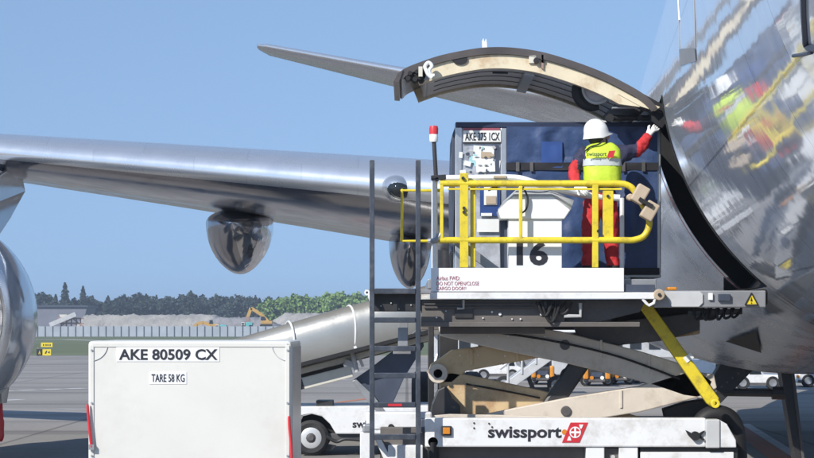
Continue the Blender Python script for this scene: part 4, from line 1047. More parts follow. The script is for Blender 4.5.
curtain('strap', 620, 268, 659, 275, M['strap'], amp=.012, off=.03, nz=4)
for x in (516, 530, 575, 622, 642):
    b = B(); pbox(b, x, 162, x+3.5, 171.5, YU-.075, .015); obj('buckle', b, M['darkgrey'], ul, bevel=.003)
# scuffed end: id board, papers, worn panel
obj('end_panel', ub(462, 128, 500.5, yb-4, .02, YU+.01), mat('scuffed_panel', (.5, .52, .56), .35, .35, var=.25, scale=5, dirt=(.13, .14, .18), dirt_amt=.95, bump=.6, bscale=6, dscale=3.5), ul)
idb = obj('id_board', ub(463.5, 130.5, 501, 142, .015, YU-.02), M['sticker'], ul, bevel=.002)
text(idb, 'AKE 375 1CX', 465, 132.5, 499.5, 140.5, YU-.022, M['ink'], bold=.012)
obj('board_rail', ub(463, 128, 500, 130.3, .02, YU-.015), M['redink'], ul)
obj('board_rail', ub(463, 142.2, 501, 143.5, .02, YU-.015), M['blackmetal'], ul)
rnd = random.Random(8)
for (x0, y0, x1, y1, mm, rz) in ((473, 146, 494, 161, 'sticker', 4), (476, 160, 495, 172, 'sticker', -3), (469, 156, 476, 163, 'cyan', 8), (474, 163, 490, 166, 'cyan', -2), (493, 160, 500, 170, 'sticker', 10), (464, 161, 471, 166, 'sticker', 14), (481, 152, 491, 158, 'pad', 2), (459, 152, 462.5, 158, 'sticker', 3), (460, 170, 466, 176, 'sticker', -8), (478, 172, 486, 175, 'grey', 3)):
    b = B(); c = P((x0+x1)/2, (y0+y1)/2, YU-.012-rnd.random()*.012); h = Vector((L(x1-x0, YU)/2, .002, L(y1-y0, YU)/2)); box(b, c-h, c+h, Matrix.Rotation(R(rz), 3, 'Y')); obj('paper_label', b, M[mm], ul)
rnd = random.Random(21)
for k in range(26):
    x0, y0 = rnd.uniform(463, 493), rnd.uniform(145, 182); w_, h_ = rnd.uniform(1.5, 6), rnd.uniform(1.2, 4.5)
    bb = B(); c = P(x0+w_/2, y0+h_/2, YU-.03-.001*k); hx_, hz_ = L(w_, YU)/2, L(h_, YU)/2
    n_ = 7; vs = [bb.verts.new(c+Vector((hx_*math.cos(q)*rnd.uniform(.6, 1.25), 0, hz_*math.sin(q)*rnd.uniform(.6, 1.25)))) for q in [2*math.pi*j/n_ for j in range(n_)]]
    f_ = bb.faces.new(vs); ge = bmesh.ops.extrude_face_region(bb, geom=[f_]); bmesh.ops.translate(bb, verts=[v for v in ge['geom'] if isinstance(v, bmesh.types.BMVert)], vec=(0, .004, 0))
    obj('torn_label', bb, M[rnd.choice(('sticker', 'sticker', 'ltgrey', 'cyan', 'pad', 'slate', 'grey', 'darkgrey'))], ul)
obj('end_edge', ub(495.5, 145, 499, 172, .015, YU-.02), M['slate'], ul)
obj('blue_panel', ub(480, 186, 500, 216, .02, YU-.03), M['blue'], ul)
obj('paper_label', ub(484, 187, 497, 205, .01, YU-.045), M['sticker'], ul)
obj('paper_label', ub(486, 196, 496, 204, .008, YU-.055), M['pad'], ul)
obj('paper_label', ub(481, 213, 492, 216, .008, YU-.045), M['sticker'], ul)
obj('document_pouch', ub(477, 219, 499, 232, .012, YU-.03), M['sticker'], ul)
obj('orange_tag', (lambda b: (pbox(b, 668, 283, 677, 286.5, YU+.1, .2), b)[1])(B()), M['red'], ul, bevel=.01) if False else None
# ================================================================== the loader hand in the lime vest
YP = 23.3
man = thing('person', 'worker in white helmet, lime vest and red trousers reaching for the door frame', 'person', (P(600, 281, YP).x, YP, zd))
def skinned(name, verts, edges, radii, m, parent, root=0, sub=2, fn=None):
    me = bpy.data.meshes.new(name); org = ORG[parent]
    me.from_pydata([tuple(Vector(v)-org) for v in verts], edges, [])
    o = bpy.data.objects.new(name, me); C.objects.link(o)
    o.modifiers.new('s', 'SKIN'); 
    for i, r in enumerate(radii):
        sv = me.skin_vertices[0].data[i]; sv.radius = r if isinstance(r, tuple) else (r, r); sv.use_root = (i == root)
    sb = o.modifiers.new('d', 'SUBSURF'); sb.levels = sb.render_levels = sub
    dg = bpy.context.evaluated_depsgraph_get(); dg.update()
    nm = bpy.data.meshes.new_from_object(o.evaluated_get(dg)); bpy.data.objects.remove(o); nm.name = name
    nm.materials.clear()
    for mm in m: nm.materials.append(mm)
    if fn:
        from mathutils import noise as nz_
        for v in nm.vertices:
            q = v.co+org; k = fn(q)
            if k in (1, 2): v.co += v.normal*(.014*nz_.noise(q*13)+.011*nz_.noise(Vector((q.x*20, q.y*20, q.z*34))))
    for p in nm.polygons:
        p.use_smooth = True
        if fn: p.material_index = fn(p.center+org)
    o = bpy.data.objects.new(name, nm); C.objects.link(o); o.parent = parent; ORG[o] = org
    return o
def Q(x, y, dy=0): 
    p = P(x, y, YP); p.y += dy; return p
J = dict(pel=Q(600, 198), sp=Q(601, 182, .0), ch=Q(601.5, 164, .02), nb=Q(601, 150, .02), nk=Q(600, 144, .03), hd=Q(599.5, 135, .04), ht=Q(598.5, 126, .03),
  ls=Q(582, 154, .02), le=Q(572.5, 174, -.02), lw=Q(577, 188, -.18), rs=Q(621, 153, .02), re=Q(640, 149, .14), rw=Q(652.5, 132, .22),
  lh=Q(592, 206), lk=Q(589.5, 240, .03), la=Q(587.5, 272, -.03), lf=Q(586, 280, .15), rh=Q(609, 206), rk=Q(611.5, 240, .04), ra=Q(613.5, 272, 0), rf=Q(615, 280, .17),
  lu=Q(577, 164, .01), rl=Q(631, 152, .08))
names = list(J); ix = {k: i for i, k in enumerate(names)}
ed = [('pel', 'sp'), ('sp', 'ch'), ('ch', 'nb'), ('nb', 'nk'), ('nk', 'hd'), ('hd', 'ht'), ('ch', 'ls'), ('ls', 'lu'), ('lu', 'le'), ('le', 'lw'), ('ch', 'rs'), ('rs', 'rl'), ('rl', 're'), ('re', 'rw'), ('pel', 'lh'), ('lh', 'lk'), ('lk', 'la'), ('la', 'lf'), ('pel', 'rh'), ('rh', 'rk'), ('rk', 'ra'), ('ra', 'rf')]
rad = dict(pel=(.17, .13), sp=(.165, .12), ch=(.17, .125), nb=(.09, .085), nk=(.062, .062), hd=(.088, .1), ht=(.075, .085), ls=.09, lu=.08, le=.07, lw=.05, rs=.095, rl=.082, re=.073, rw=.052, lh=.115, lk=.088, la=.07, lf=.045, rh=.115, rk=.088, ra=.07, rf=.045)
def bodymat(c):
    u = 407+c.x*F/c.y; v = 325-(c.z-CAMZ)*F/c.y
    if v < 147 and 588 < u < 612: return 0
    if c.z < zd+.1: return 3
    if v > 193: return 2
    if u < 577.5 and v > 160 and u < 590: return 2
    if u > 637: return 2
    if v > 170 and u < 579: return 2
    return 1
skinned('body', [J[k] for k in names], [(ix[a], ix[c]) for a, c in ed], [rad[k] for k in names], [M['skin'], M['jacket'], M['redcloth'], M['black']], man, fn=bodymat, sub=3)
# face turned to the right: nose, brow, ear, mouth line
b = B()
hc = J['hd']; fd = Vector((.86, .5, .08)).normalized(); sd_ = Vector((-fd.y, fd.x, 0)).normalized()
bmesh.ops.create_uvsphere(b, u_segments=20, v_segments=14, radius=1)
bmesh.ops.transform(b, verts=b.verts, matrix=Matrix.Translation(hc+Vector((.005, .01, -.01))) @ Matrix((( fd.x, sd_.x, 0), (fd.y, sd_.y, 0), (0, 0, 1))).to_4x4() @ Matrix.Diagonal((.105, .082, .125, 1)))
def blob(c, r):
    g = bmesh.ops.create_uvsphere(b, u_segments=12, v_segments=8, radius=1); bmesh.ops.transform(b, verts=g['verts'], matrix=Matrix.Translation(c) @ Matrix.Diagonal((*r, 1)))
blob(hc+fd*.11+Vector((0, 0, -.02)), (.022, .02, .028)); blob(hc+fd*.095+Vector((0, 0, -.065)), (.02, .03, .012)); blob(hc+fd*.085+Vector((0, 0, -.1)), (.03, .035, .025))
blob(hc-sd_*.08+Vector((0, 0, -.015)), (.018, .02, .034))
for s in (-1, 1): blob(hc+fd*.095+sd_*s*.035+Vector((0, 0, .02)), (.014, .014, .01))
obj('face', b, M['skin'], man, smooth=80)
b = B(); bmesh.ops.create_uvsphere(b, u_segments=20, v_segments=14, radius=1)
bmesh.ops.transform(b, verts=b.verts, matrix=Matrix.Translation(hc-fd*.03+Vector((-.005, 0, -.005))) @ Matrix.Diagonal((.093, .1, .115, 1)))
obj('hair', b, M['hair'], man, smooth=80)
# helmet: shell, brim towards the face, chin strap
b = B(); hcen = P(596.5, 131, YP)+Vector((0, .03, 0)); rings = []
for k in range(9):
    a = R(90)*k/8
    rings.append([b.verts.new(hcen+fd*(.142*math.cos(a)*math.cos(q))+sd_*(.122*math.cos(a)*math.sin(q))+Vector((-.02*math.sin(a), 0, .155*math.sin(a)**.9-.02))) for q in [2*math.pi*j/28 for j in range(28)]])
for i in range(8):
    for j in range(28): b.faces.new((rings[i][j], rings[i][(j+1) % 28], rings[i+1][(j+1) % 28], rings[i+1][j]))
low = [b.verts.new(v.co+Vector((-.012, 0, -.045))) for v in rings[0]]; brim = []
for j in range(28):
    q = 2*math.pi*j/28; f = max(0, math.cos(q)); brim.append(b.verts.new(hcen+fd*(.15*math.cos(q)+.055*f**2)+sd_*(.13*math.sin(q))+Vector((0, 0, -.045+.012*f-.035*(1-f)))))
for j in range(28): b.faces.new((rings[0][j], rings[0][(j+1) % 28], brim[(j+1) % 28], brim[j]))
for v in low: b.verts.remove(v)
ge = bmesh.ops.extrude_face_region(b, geom=b.faces[:])
bmesh.ops.scale(b, vec=(.95, .95, .95), space=Matrix.Translation(-hcen), verts=[v for v in ge['geom'] if isinstance(v, bmesh.types.BMVert)])
bmesh.ops.remove_doubles(b, verts=b.verts, dist=.0005)
he = obj('helmet', b, M['helmet'], man, smooth=60)
b = B()
for p in ([Q(605, 139, -.09), Q(598, 145, -.115), Q(590, 147.5, -.1), Q(584, 152, -.1)], [Q(606, 137, -.07), Q(606, 144, -.06), Q(607, 147, -.03)]): tube(b, smoothpath(p, 4), .009, 6)
obj('chin_strap', b, M['black'], he)
# vest: a loose shell over the torso
def shell(name, secs, m, parent, seed=0, thick=.012, n=44):
    from mathutils import noise as nz_
    b = B(); rs = []
    for (xc, y, rx, ryy, dy, tilt) in secs:
        c = Q(xc, y, dy); rs.append([])
        for j in range(n):
            q = 2*math.pi*j/n; cx = math.copysign(abs(math.cos(q))**.75, math.cos(q)); sx = math.copysign(abs(math.sin(q))**.75, math.sin(q))
            w_ = 1+.04*nz_.noise(Vector((math.cos(q)*6, math.sin(q)*6, y*.3+seed)))+.05*nz_.noise(Vector((math.cos(q)*2.2, math.sin(q)*2.2, y*.11+seed)))
            rs[-1].append(b.verts.new(c+Vector((cx*rx*w_, sx*ryy*w_, tilt*cx))))
    for i in range(len(rs)-1):
        for j in range(n): b.faces.new((rs[i][j], rs[i][(j+1) % n], rs[i+1][(j+1) % n], rs[i+1][j]))
    ge = bmesh.ops.extrude_face_region(b, geom=b.faces[:]); cc = Q(601, 165)
    bmesh.ops.scale(b, vec=(.95, .93, 1), space=Matrix.Translation(-cc), verts=[v for v in ge['geom'] if isinstance(v, bmesh.types.BMVert)])
    bmesh.ops.recalc_face_normals(b, faces=b.faces)
    return obj(name, b, m, parent, smooth=70)
V = [(602, 187, .195, .16, 0, .0), (602, 180, .2, .165, 0, .0), (602, 172, .203, .17, .01, 0), (602, 164, .208, .17, .02, 0), (602, 156, .212, .165, .02, .0), (602, 150, .2, .15, .03, .005), (602, 146, .165, .125, .035, .005), (602, 143.2, .115, .095, .035, .005)]
ve = shell('vest', V, M['vest'], man, 1)
shell('reflective_band', [(602, 166.5, .213, .176, .017, 0), (602, 163, .215, .178, .02, 0), (602, 159.5, .217, .175, .02, 0)], M['band'], ve, 1)
text(ve, 'swissport', 587, 152, 606.5, 157.6, YP-.186, M['ink'], .02)
b = B(); prism(b, [(609, 151), (615.5, 150.5), (613, 157.5), (606.8, 158)], YP-.189, .004); obj('red_emblem', b, M['red'], ve)
# gloves with fingers: the right hand lies on the frame, the left rests on the console
def hand(wr, d, side, curl, parent, s=1.0):
    d = d.normalized(); up = Vector((0, -1, .2)); n_ = (up-d*up.dot(d)).normalized(); sx = d.cross(n_).normalized()*side
    vs = [wr-d*.05, wr+d*.015, wr+d*.055]; rr = [(.04, .036), (.04, .028), (.044, .024)]; es = [(0, 1), (1, 2)]
    for k, ln in enumerate((.068, .078, .074, .06)):
        o = sx*(.033-.022*k); base = wr+d*.085+o; i = len(vs)
        c2 = (d*math.cos(curl)-n_*math.sin(curl)); c3 = (d*math.cos(curl*2)-n_*math.sin(curl*2))
        vs += [base, base+c2*ln*.5, base+c2*ln*.5+c3*ln*.5]; rr += [.0125, .0115, .01]; es += [(2, i), (i, i+1), (i+1, i+2)]
    i = len(vs); tb = wr+d*.03+sx*.045
    vs += [tb, tb+(d*.7+sx*.6-n_*.3).normalized()*.032, tb+(d*.85+sx*.35-n_*.4).normalized()*.062]; rr += [.016, .014, .011]; es += [(1, i), (i, i+1), (i+1, i+2)]
    return skinned('glove', vs, es, rr, [M['glove']], parent, root=1)
hand(J['rw'], Q(660, 124, .25)-J['rw'], -1, .5, man); hand(J['lw'], Q(583, 192, -.26)-J['lw'], 1, .6, man)
b = B(); 
for f_ in ('l', 'r'):
    a, t_ = J[f_+'a'], J[f_+'f']
    bb = B(); z0 = zd
    lathe(bb, [(0, .085), (.02, .088), (.1, .075), (.16, .072)], Vector((a.x, a.y, z0)), 'Z', 16)
    g = bmesh.ops.create_uvsphere(bb, u_segments=16, v_segments=10, radius=1); bmesh.ops.transform(bb, verts=g['verts'], matrix=Matrix.Translation(Vector((t_.x, t_.y-.03, z0+.05))) @ Matrix.Diagonal((.06, .15, .05, 1)))
    obj('boot', bb, M['black'], man, smooth=60)
b.free()
#STAGE4
# ================================================================== container in the foreground, on a dolly
YF = 16.5
fc = thing('cargo_container', 'white-panelled cargo container lettered AKE 80509 CX in the left foreground', 'container', (P(190, 553, YF).x, YF+.75, .45))
D_ = 1.42; lo, hi = P(88, 0, YF), P(291.5, 0, YF); z1 = P(0, 341, YF).z; z0 = .47
b = B(); box(b, (lo.x, YF, z0), (hi.x, YF+D_, z1)); obj('shell', b, M['offwhite'], fc, bevel=.025)
b = B(); box(b, (lo.x-.02, YF-.02, .45), (hi.x+.02, YF+D_+.02, .5)); obj('base_pallet', b, M['alu'], fc, bevel=.01)
b = B(); box(b, (hi.x-.0, YF+.05, z0+.06), (hi.x+.006, YF+D_-.05, z1-.05)); obj('side_sheet', b, M['alu'], fc)
def frame_bar(p0, p1, w_=.03):
    b = B(); bar(b, p0, p1, w_, .006, (0, 1, 0)); obj('edge_trim', b, M['offwhite'], fc, bevel=.004)
frame_bar(Vector((lo.x+.03, YF-.004, z1-.03)), Vector((hi.x-.03, YF-.004, z1-.03)))
frame_bar(Vector((lo.x+.03, YF-.005, z1-.03)), Vector((lo.x+.03, YF-.005, z0+.05))); frame_bar(Vector((hi.x-.03, YF-.005, z1-.03)), Vector((hi.x-.03, YF-.005, z0+.05)))
for s, x in ((1, lo.x), (-1, hi.x)):
    b = B(); c = Vector((x+s*.02, YF-.004, z1-.02)); tube(b, [c+Vector((s*.13*math.cos(q), 0, -.13*math.sin(q))) for q in [R(8*k) for k in range(12)]], .0035, 6); obj('gusset_seam', b, M['ltgrey'], fc)
    for k in range(4):
        b = B(); lathe(b, [(-.004, .008), (.004, .008)], Vector((x+s*.03, YF-.012, z1-.07-.4*k)), 'Y', 8); obj('rivet', b, M['alu'], fc)
# bright label strips and writing
b = B(); pbox(b, 116.5, 346.5, 219.5, 361.5, YF-.004, .004); lb = obj('id_label', b, M['white_clean'], fc)
text(lb, 'AKE 80509 CX', 119, 349, 217.5, 360, YF-.004, M['ink'], bold=.022)
b = B(); pbox(b, 149.5, 372, 186.5, 384, YF-.004, .004); lb = obj('tare_label', b, M['white_clean'], fc)
text(lb, 'TARE 58 KG', 151.5, 374, 184.5, 381.8, YF-.004, M['ink'], bold=.008)
for pts in ([(87.5, 404), (88.5, 418), (90, 434), (91.5, 447)], [(289, 416), (289.5, 428), (291, 444), (292, 470)]):
    b = B(); pq = smoothpath([P(x, y, YF-.03) for x, y in pts], 4)
    tube(b, pq, [.008]+[.011]*(len(pq)-2)+[.013], 8); st = obj('red_strap', b, M['red'], fc)
    b = B(); c = pq[-1]; box(b, c-Vector((.02, .01, .02)), c+Vector((.02, .01, .02))); obj('strap_clip', b, M['grey'], st)
dl = thing('container_dolly', 'low steel dolly carrying the white container in the left foreground', 'dolly', (P(190, 553, YF).x, YF+.75, 0))
b = B(); box(b, (lo.x-.1, YF-.05, .34), (hi.x+.1, YF+D_+.1, .447)); obj('deck', b, M['grey'], dl, bevel=.01)
for x in (lo.x+.2, hi.x-.2):
    for y in (YF+.1, YF+D_-.25):
        b = B(); lathe(b, [(0, .1), (.01, .17), (.11, .17), (.12, .1)], (x, y, .17), n=20); wv = obj('wheel', b, M['tyre'], dl)
        b = B(); lathe(b, [(-.005, .02), (-.005, .09), (.01, .095)], (x, y, .17), n=16); obj('rim', b, M['rim'], wv)
b = B(); bar(b, (lo.x-.1, YF+.7, .3), (lo.x-1.2, YF+.7, .2), .06, .06); obj('tow_bar', b, M['grey'], dl, bevel=.01)

# ================================================================== belt loader with its silver canopy
YB = 36.6
bl = thing('belt_loader', 'white belt loader with a raised silver canopy standing behind the ladder', 'belt loader', (P(360, 448, YB).x, YB+1, 0))
# canopy: arched sheet along the raised boom
def canopy_axis(px): return 340-(px-240)*.262
b = B(); rows = []
for k in range(19):
    px = 225+k*(455-225)/18; yc = canopy_axis(px)+20; c = P(px, yc, YB+.55); r = L(26, YB)*(1-.0012*(340-px) if px < 340 else 1)
    rows.append([b.verts.new(c+Vector((.08*math.cos(q), -r*math.copysign(abs(math.cos(q))**.5, math.cos(q))*1.05, r*math.copysign(abs(math.sin(q))**.85, math.sin(q))*(1.45 if math.sin(q) < 0 else 1)))) for q in [R(-38+256*j/26) for j in range(27)]])
for i in range(18):
    for j in range(26): b.faces.new((rows[i][j], rows[i+1][j], rows[i+1][j+1], rows[i][j+1]))
ge = bmesh.ops.extrude_face_region(b, geom=b.faces[:]); bmesh.ops.translate(b, verts=[v for v in ge['geom'] if isinstance(v, bmesh.types.BMVert)], vec=(0, .006, -.012))
obj('canopy', b, M['canopy'], bl, smooth=60)
for px in (288.5, 349):
    yc = canopy_axis(px)+20
    b = B(); a = [P(px+1.5*math.cos(q), yc, YB+.55)+Vector((.1*math.cos(q), -L(25.5, YB)*math.copysign(abs(math.cos(q))**.5, math.cos(q))*1.06, L(26.3, YB)*math.copysign(abs(math.sin(q))**.85, math.sin(q)))) for q in [R(-30+15*j) for j in range(17)]]
    tube(b, a, .02, 8); bar(b, a[0], a[0]+Vector((.14, 0, -.35)), .05, .05); obj('canopy_hoop', b, M['white_clean'], bl)
b = B(); bar(b, P(345, 362, YB-.05), P(357, 366, YB-.05), .1, .1); tube(b, [P(352, 352, YB-.1), P(357, 372, YB-.1)], .04, 8); obj('hoop_bracket', b, M['ltgrey'], bl)
b = B(); bar(b, P(235, 388.5, YB), P(430, 337, YB), .06, .1); obj('boom_rail', b, M['cream2'], bl, bevel=.01)
b = B(); bar(b, P(303, 383.5, YB-.04), P(352, 371, YB-.04), .08, .2); bt = obj('boom_beam', b, M['cream2'], bl, bevel=.012)
b = B(); bar(b, P(301.4, 384, YB-.045), P(303.2, 383.5, YB-.045), .085, .17); obj('beam_end', b, M['blackmetal'], bt)
b = B(); bar(b, P(240, 380, YB+.1), P(430, 331, YB+.1), 1.0, .06); obj('belt', b, M['black'], bl)
b = B(); bar(b, P(232, 386, YB+1.1), P(430, 334, YB+1.1), .06, .25); obj('boom_rail', b, M['cream2'], bl, bevel=.01)
b = B(); bar(b, P(285, 386, YB+.5), P(345, 371, YB+.5), .2, .25); obj('boom_beam', b, M['blackmetal'], bl)
# dark lifting wedge
b = B(); prism(b, [(352, 381), (368, 370), (398, 347), (420, 326), (424, 346), (404, 378), (385, 421), (371, 406)], YB+.1, .5); obj('lift_arm', b, M['slate'], bl, bevel=.01)
b = B(); prism(b, [(352, 381), (356, 379), (374, 396), (386, 412), (385, 421), (371, 406)], YB-.02, .12); obj('arm_plate', b, M['grey'], bl, bevel=.01)
# truck body
b = B(); prism(b, [(215, 440), (215, 407), (300, 406.5), (445, 405.5), (445, 434), (336, 434), (330, 424), (322, 416.5), (312, 414), (302, 416.5), (294, 424), (291, 434), (215, 440)][:12]+[(215, 434)], YB, 1.7); bd = obj('chassis_body', b, M['white'], bl, bevel=.02)
text(bd, 'swissport', 352.5, 420.5, 396, 430, YB, M['ink'], .03)
b = B(); prism(b, [(296, 434), (303, 416), (312, 413), (322, 415.5), (331, 425), (335, 434)], YB+.3, 1.2); obj('wheel_arch', b, M['black'], bl)
b = B(); pbox(b, 316, 400.5, 333, 406, YB+.2, .5); obj('control_box', b, M['blackmetal'], bl, bevel=.01)
b = B(); pbox(b, 327, 433.5, 390, 440, YB+.08, .2); obj('side_sill', b, M['darkgrey'], bl, bevel=.01)
b = B(); tube(b, smoothpath([P(326, 436, YB), P(336, 441.5, YB), P(345, 439, YB), P(362, 440, YB)], 4), .03, 8); prism(b, [(318, 450), (326, 444), (336, 446), (332, 450)], YB+.1, .2); obj('step', b, M['blackmetal'], bl)
for px_, dy in ((311, .0), (311, 1.5), (425, 0), (425, 1.5), (235, 0), (235, 1.5)):
    c = P(px_, 432, YB); b = B(); lathe(b, [(0, .17), (-.02, .25), (.02, .3), (.16, .3), (.2, .25), (.2, .17)], (c.x, YB+dy, .3), n=30); wv = obj('wheel', b, M['tyre'], bl)
    b = B(); lathe(b, [(.02, .03), (-.012, .05), (-.012, .16), (.01, .195)], (c.x, YB+dy, .3), n=26, caps=True); rm = obj('rim', b, M['rim'], wv)
    b = B(); lathe(b, [(-.05, .045), (-.012, .085)], (c.x, YB+dy, .3), n=10); obj('hub', b, M['darkgrey'], rm)

# ================================================================== dark prop frame under the belly
YG = 33.0
pf = thing('steel_prop_frame', 'dark steel prop frame standing under the aircraft belly at the right edge', 'prop frame', (P(790, 466, YG).x, YG, 0))
yg = 325+CAMZ*F/YG
b = B(); prism(b, [(778, 352), (790, 352), (797, 410), (804, yg), (797, yg), (787, 410)], YG, .35); obj('post', b, M['blackmetal'], pf, bevel=.01)
b = B(); prism(b, [(789, 352), (792, 352), (799, 410), (806, yg), (803.5, yg), (796, 410)], YG-.03, .1); obj('post_flange', b, M['darkgrey'], pf, bevel=.006)
b = B(); tube(b, [P(704, 392, YG+.1), P(775, 393, YG+.1)], .06, 10); tube(b, [P(772, 393, YG+.1), P(790, 393, YG+.1)], .1, 10); obj('crossbar', b, M['blackmetal'], pf)
b = B(); prism(b, [(722, 362), (757, 352), (757, 366), (722, 402), (700, 420), (684, 432), (676, 424), (696, 405)], YG+.05, .3); dg_ = obj('diagonal_brace', b, M['blackmetal'], pf, bevel=.01)
b = B()
for k in range(9): disc(b, 744-k*5.6, 369+k*4.4, YG+.035, 1.3, .02, 8)
obj('bolt_row', b, M['darkgrey'], dg_)
b = B(); prism(b, [(670, yg-3), (704, yg-3), (706, yg), (668, yg)], YG, .6); bar(b, P(682, 428, YG+.2), P(686, yg-2, YG+.2), .2, .2); obj('foot', b, M['blackmetal'], pf)

# ================================================================== vehicles beyond the loader
YV = 76.0
def wheel(parent, x, Y, r, py=None, wdt=.25):
    c = P(x, 0, Y); b = B(); lathe(b, [(0, r*.6), (-.02, r*.9), (.03, r), (wdt-.03, r), (wdt, r*.85)], (c.x, Y, r), n=20); wv = obj('wheel', b, M['tyre'], parent)
    b = B(); lathe(b, [(-.01, r*.1), (-.03, r*.55), (.01, r*.6)], (c.x, Y, r), n=14); obj('rim', b, M['grey'], wv)
def gz(Y): return 325+CAMZ*F/Y
def tug(label, x, Y, front='orange', w_=26, group=None):
    g = gz(Y); t = thing('baggage_tug', label, 'tug', (P(x, g, Y).x, Y+1, 0))
    b = B(); prism(b, [(x-w_*.5, g-4), (x-w_*.5, g-15), (x-w_*.42, g-18), (x+w_*.42, g-18), (x+w_*.5, g-15), (x+w_*.5, g-4)], Y, 2.4); bd = obj('body', b, M['blackmetal'], t, bevel=.06)
    for sx in (-1, 1):
        b = B(); pbox(b, x+sx*w_*.42-w_*.1, g-19, x+sx*w_*.42+w_*.1, g-7, Y-.06, .5); obj('fender', b, M['orange'], t, bevel=.05)
        b = B(); disc(b, x+sx*w_*.2, g-8.5, Y-.08, 1.9, .08, 12); obj('headlight', b, M['sticker'] if sx > 0 else M['amber'], t)
    for sx in (-.42, .42):
        for dy in (.1, 1.9): wheel(t, x+sx*w_, Y+dy+.1, .2)
    b = B(); pbox(b, x-w_*.32, g-7, x+w_*.32, g-4.5, Y-.08, .08); obj('bumper', b, M['darkgrey'], t, bevel=.02)
    b = B(); pbox(b, x-w_*.22, g-14, x+w_*.22, g-9.5, Y-.03, .04); obj('grille', b, M['slate'], t)
    b = B(); pbox(b, x-w_*.3, g-25, x+w_*.3, g-17, Y+1.3, .5); obj('seat', b, M['black'], t, bevel=.1)
    b = B(); tube(b, [P(x-2, g-16, Y+.8), P(x, g-21, Y+1.1)], .03, 6); ring(b, x, g-21, Y+1.0, 3, 4, .05, 14); obj('steering_wheel', b, M['black'], t)
    return t
tug('black baggage tug with orange fenders seen head-on under the scissor arms', 597, 78)
tug('black baggage tug with an orange left fender, second from the left in its row', 621, 80, w_=20)
tug('leftmost black baggage tug with orange lights, behind the black lift cylinder', 543, 80, w_=22)
def van(label, x0, x1, Y, top=-24, cat='van', m='white', cab=.32, flip=False, name='parked_van'):
    g = gz(Y); w_ = x1-x0; t = thing(name, label, cat, (P((x0+x1)/2, g, Y).x, Y+1, 0))
    fx = (lambda u: x1-u*w_) if flip else (lambda u: x0+u*w_)
    if cat == 'pickup':
        side = [(0, -4), (0, -13), (.2, -15.5), (.3, top), (.55, top), (.62, -15), (1, -15), (1, -4)]
    elif cat == 'car':
        side = [(0, -3.5), (0, -10), (.22, -12.5), (.38, top), (.72, top), (.9, -12.5), (1, -11), (1, -3.5)]
    else:
        side = [(0, -4), (0, -13), (.1, -15), (.2, top), (.97, top), (1, top+2), (1, -4)]
    b = B(); prism(b, [(fx(u), g+v) for u, v in side], Y, 1.75); bd = obj('body', b, M[m], t, bevel=.06)
    if cat == 'pickup': ws = [[(.33, -15.5), (.36, top+1.5), (.53, top+1.5), (.57, -15.5)]]
    elif cat == 'car': ws = [[(.27, -12.5), (.41, top+1.2), (.54, top+1.2), (.54, -12.5)], [(.57, -12.5), (.57, top+1.2), (.7, top+1.2), (.84, -12.5)]]
    else: ws = [[(.15, -15), (.23, top+2), (.4, top+2), (.4, -15)]]
    for q in ws:
        b = B(); prism(b, [(fx(u), g+v) for u, v in q], Y-.02, .03); obj('window', b, M['glassdark'], t)
    b = B(); pbox(b, min(fx(0), fx(1)), g-7, max(fx(0), fx(1)), g-5, Y-.03, .05); obj('bumper', b, M['darkgrey'], t)
    b = B(); pbox(b, fx(.0)-1, g-12, fx(.0)+1, g-9.5, Y-.02, .1); obj('headlight', b, M['amber'], t)
    for u in (.2, .8):
        for dy in (-.04, 1.5): wheel(t, fx(u), Y+dy, .23)
    return t
van('white pickup truck seen side-on between the dark prop post and the diagonal brace', 733, 783, 74, -23, 'pickup', name='pickup_truck')
van('white van parked right of the dark prop post at the right edge', 798, 850, 77, -27)
van('white van with a dark window just behind the yellow prop', 690, 733, 80, -25, flip=True)
van('white car between the second baggage tug and the yellow prop', 631, 655, 82, -18, 'car', name='parked_car')
van('small white car just left of the yellow prop', 657, 682, 84, -17, 'car', name='parked_car', flip=True)
van('white van at the left of the parked row, seen just right of the ladder', 428, 470, 82, -30)
van('white van second in the parked row, under the brown scissor arm', 474, 522, 86, -31, flip=True)
# grey box truck
g = gz(84); t = thing('box_truck', 'pale grey box truck between the two left baggage tugs', 'truck', (P(566, g, 84).x, 86, 0))
b = B(); pbox(b, 552, g-38, 580, g-7, 84, 5); obj('cargo_box', b, M['ltgrey'], t, bevel=.05)
b = B(); pbox(b, 554, g-26, 578, g-8, 89, 2); obj('cab', b, M['white'], t, bevel=.1)
b = B(); pbox(b, 552, g-7, 580, g-4.5, 84.1, 4.8); obj('rear_bumper', b, M['blackmetal'], t)
for x in (556, 576):
    for dy in (.3, 5): wheel(t, x, 84+dy, .45)
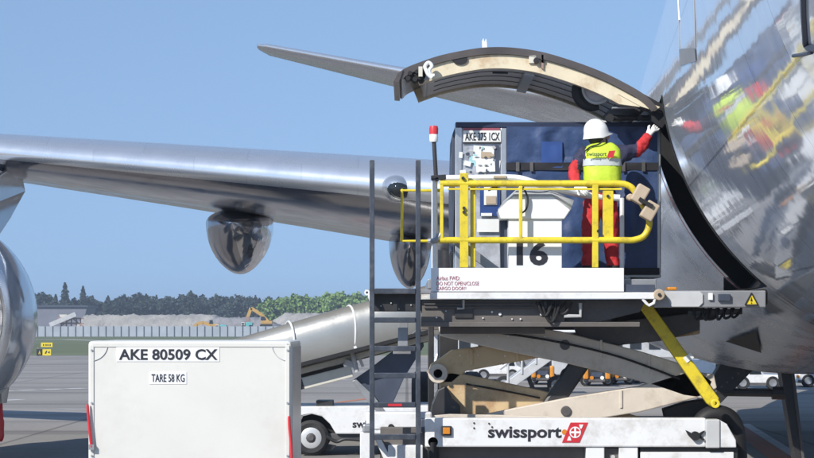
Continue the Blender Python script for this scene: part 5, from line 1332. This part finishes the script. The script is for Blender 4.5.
# mobile stairs: pale diagonal flight with rails
g = gz(70); t = thing('mobile_stairs', 'pale grey mobile stairs rising to the right behind the scissor lift', 'stairs', (P(515, g, 70).x, 70, 0))
b = B(); bar(b, P(498, 392, 70), P(552, 353, 70), 1.2, .3); fl_ = obj('stair_flight', b, M['ltgrey'], t, bevel=.02)
for (xa, ya) in ((508, 384), (522, 374), (536, 364)):
    b = B(); tube(b, [P(xa, ya, 69.4), P(xa, ya-22, 69.4)], .04, 6); obj('rail_post', b, M['ltgrey'], t)
b = B(); tube(b, [P(500, 369, 69.4), P(550, 332, 69.4)], .05, 6); obj('hand_rail', b, M['ltgrey'], t)
b = B(); bar(b, P(518, 352, 70.2), P(534, 391, 70.2), .14, .14); bar(b, P(500, 391, 70.2), P(560, 391, 70.2), .2, .25); obj('support_frame', b, M['blackmetal'], t)
for x in (504, 556): wheel(t, x, 70, .28)
# people-sized bollards by the tugs are left to the fender shadows

# low pale building behind the parked vehicles
t = thing('service_building', 'long pale low building glimpsed behind the parked vans beyond the loader', 'building', (P(640, 360, 150).x, 153, 0))
b = B(); pbox(b, 432, 332, 900, 325+CAMZ*F/150, 150, 14); obj('wall', b, M['ltgrey'], t)
b = B(); pbox(b, 430, 329.5, 902, 332, 149.4, 15); obj('roof', b, M['white_clean'], t)
for k in range(24):
    x = 440+k*19
    b = B(); pbox(b, x, 340, x+11, 349, 149.93, .05); obj('window', b, M['glassdark'], t)
for k in range(8):
    x = 452+k*57
    b = B(); pbox(b, x, 350, x+8, 325+CAMZ*F/150-.2, 149.95, .04); obj('door', b, M['slate'], t)
# ================================================================== air
def volume_box():
    m = bpy.data.materials.new('thin_haze'); m.use_nodes = True; t = m.node_tree; t.nodes.clear()
    o = t.nodes.new('ShaderNodeOutputMaterial'); v = t.nodes.new('ShaderNodeVolumePrincipled')
    v.inputs['Color'].default_value = (.75, .85, 1, 1); v.inputs['Density'].default_value = HAZE; v.inputs['Anisotropy'].default_value = .2
    t.links.new(v.outputs[0], o.inputs['Volume'])
    b = B(); box(b, (-4200, -400, -1.2), (4200, 6200, 22)); h = obj('haze', b, m, smooth=0); h['kind'] = 'stuff'
HAZE = .0005
if HAZE: volume_box()
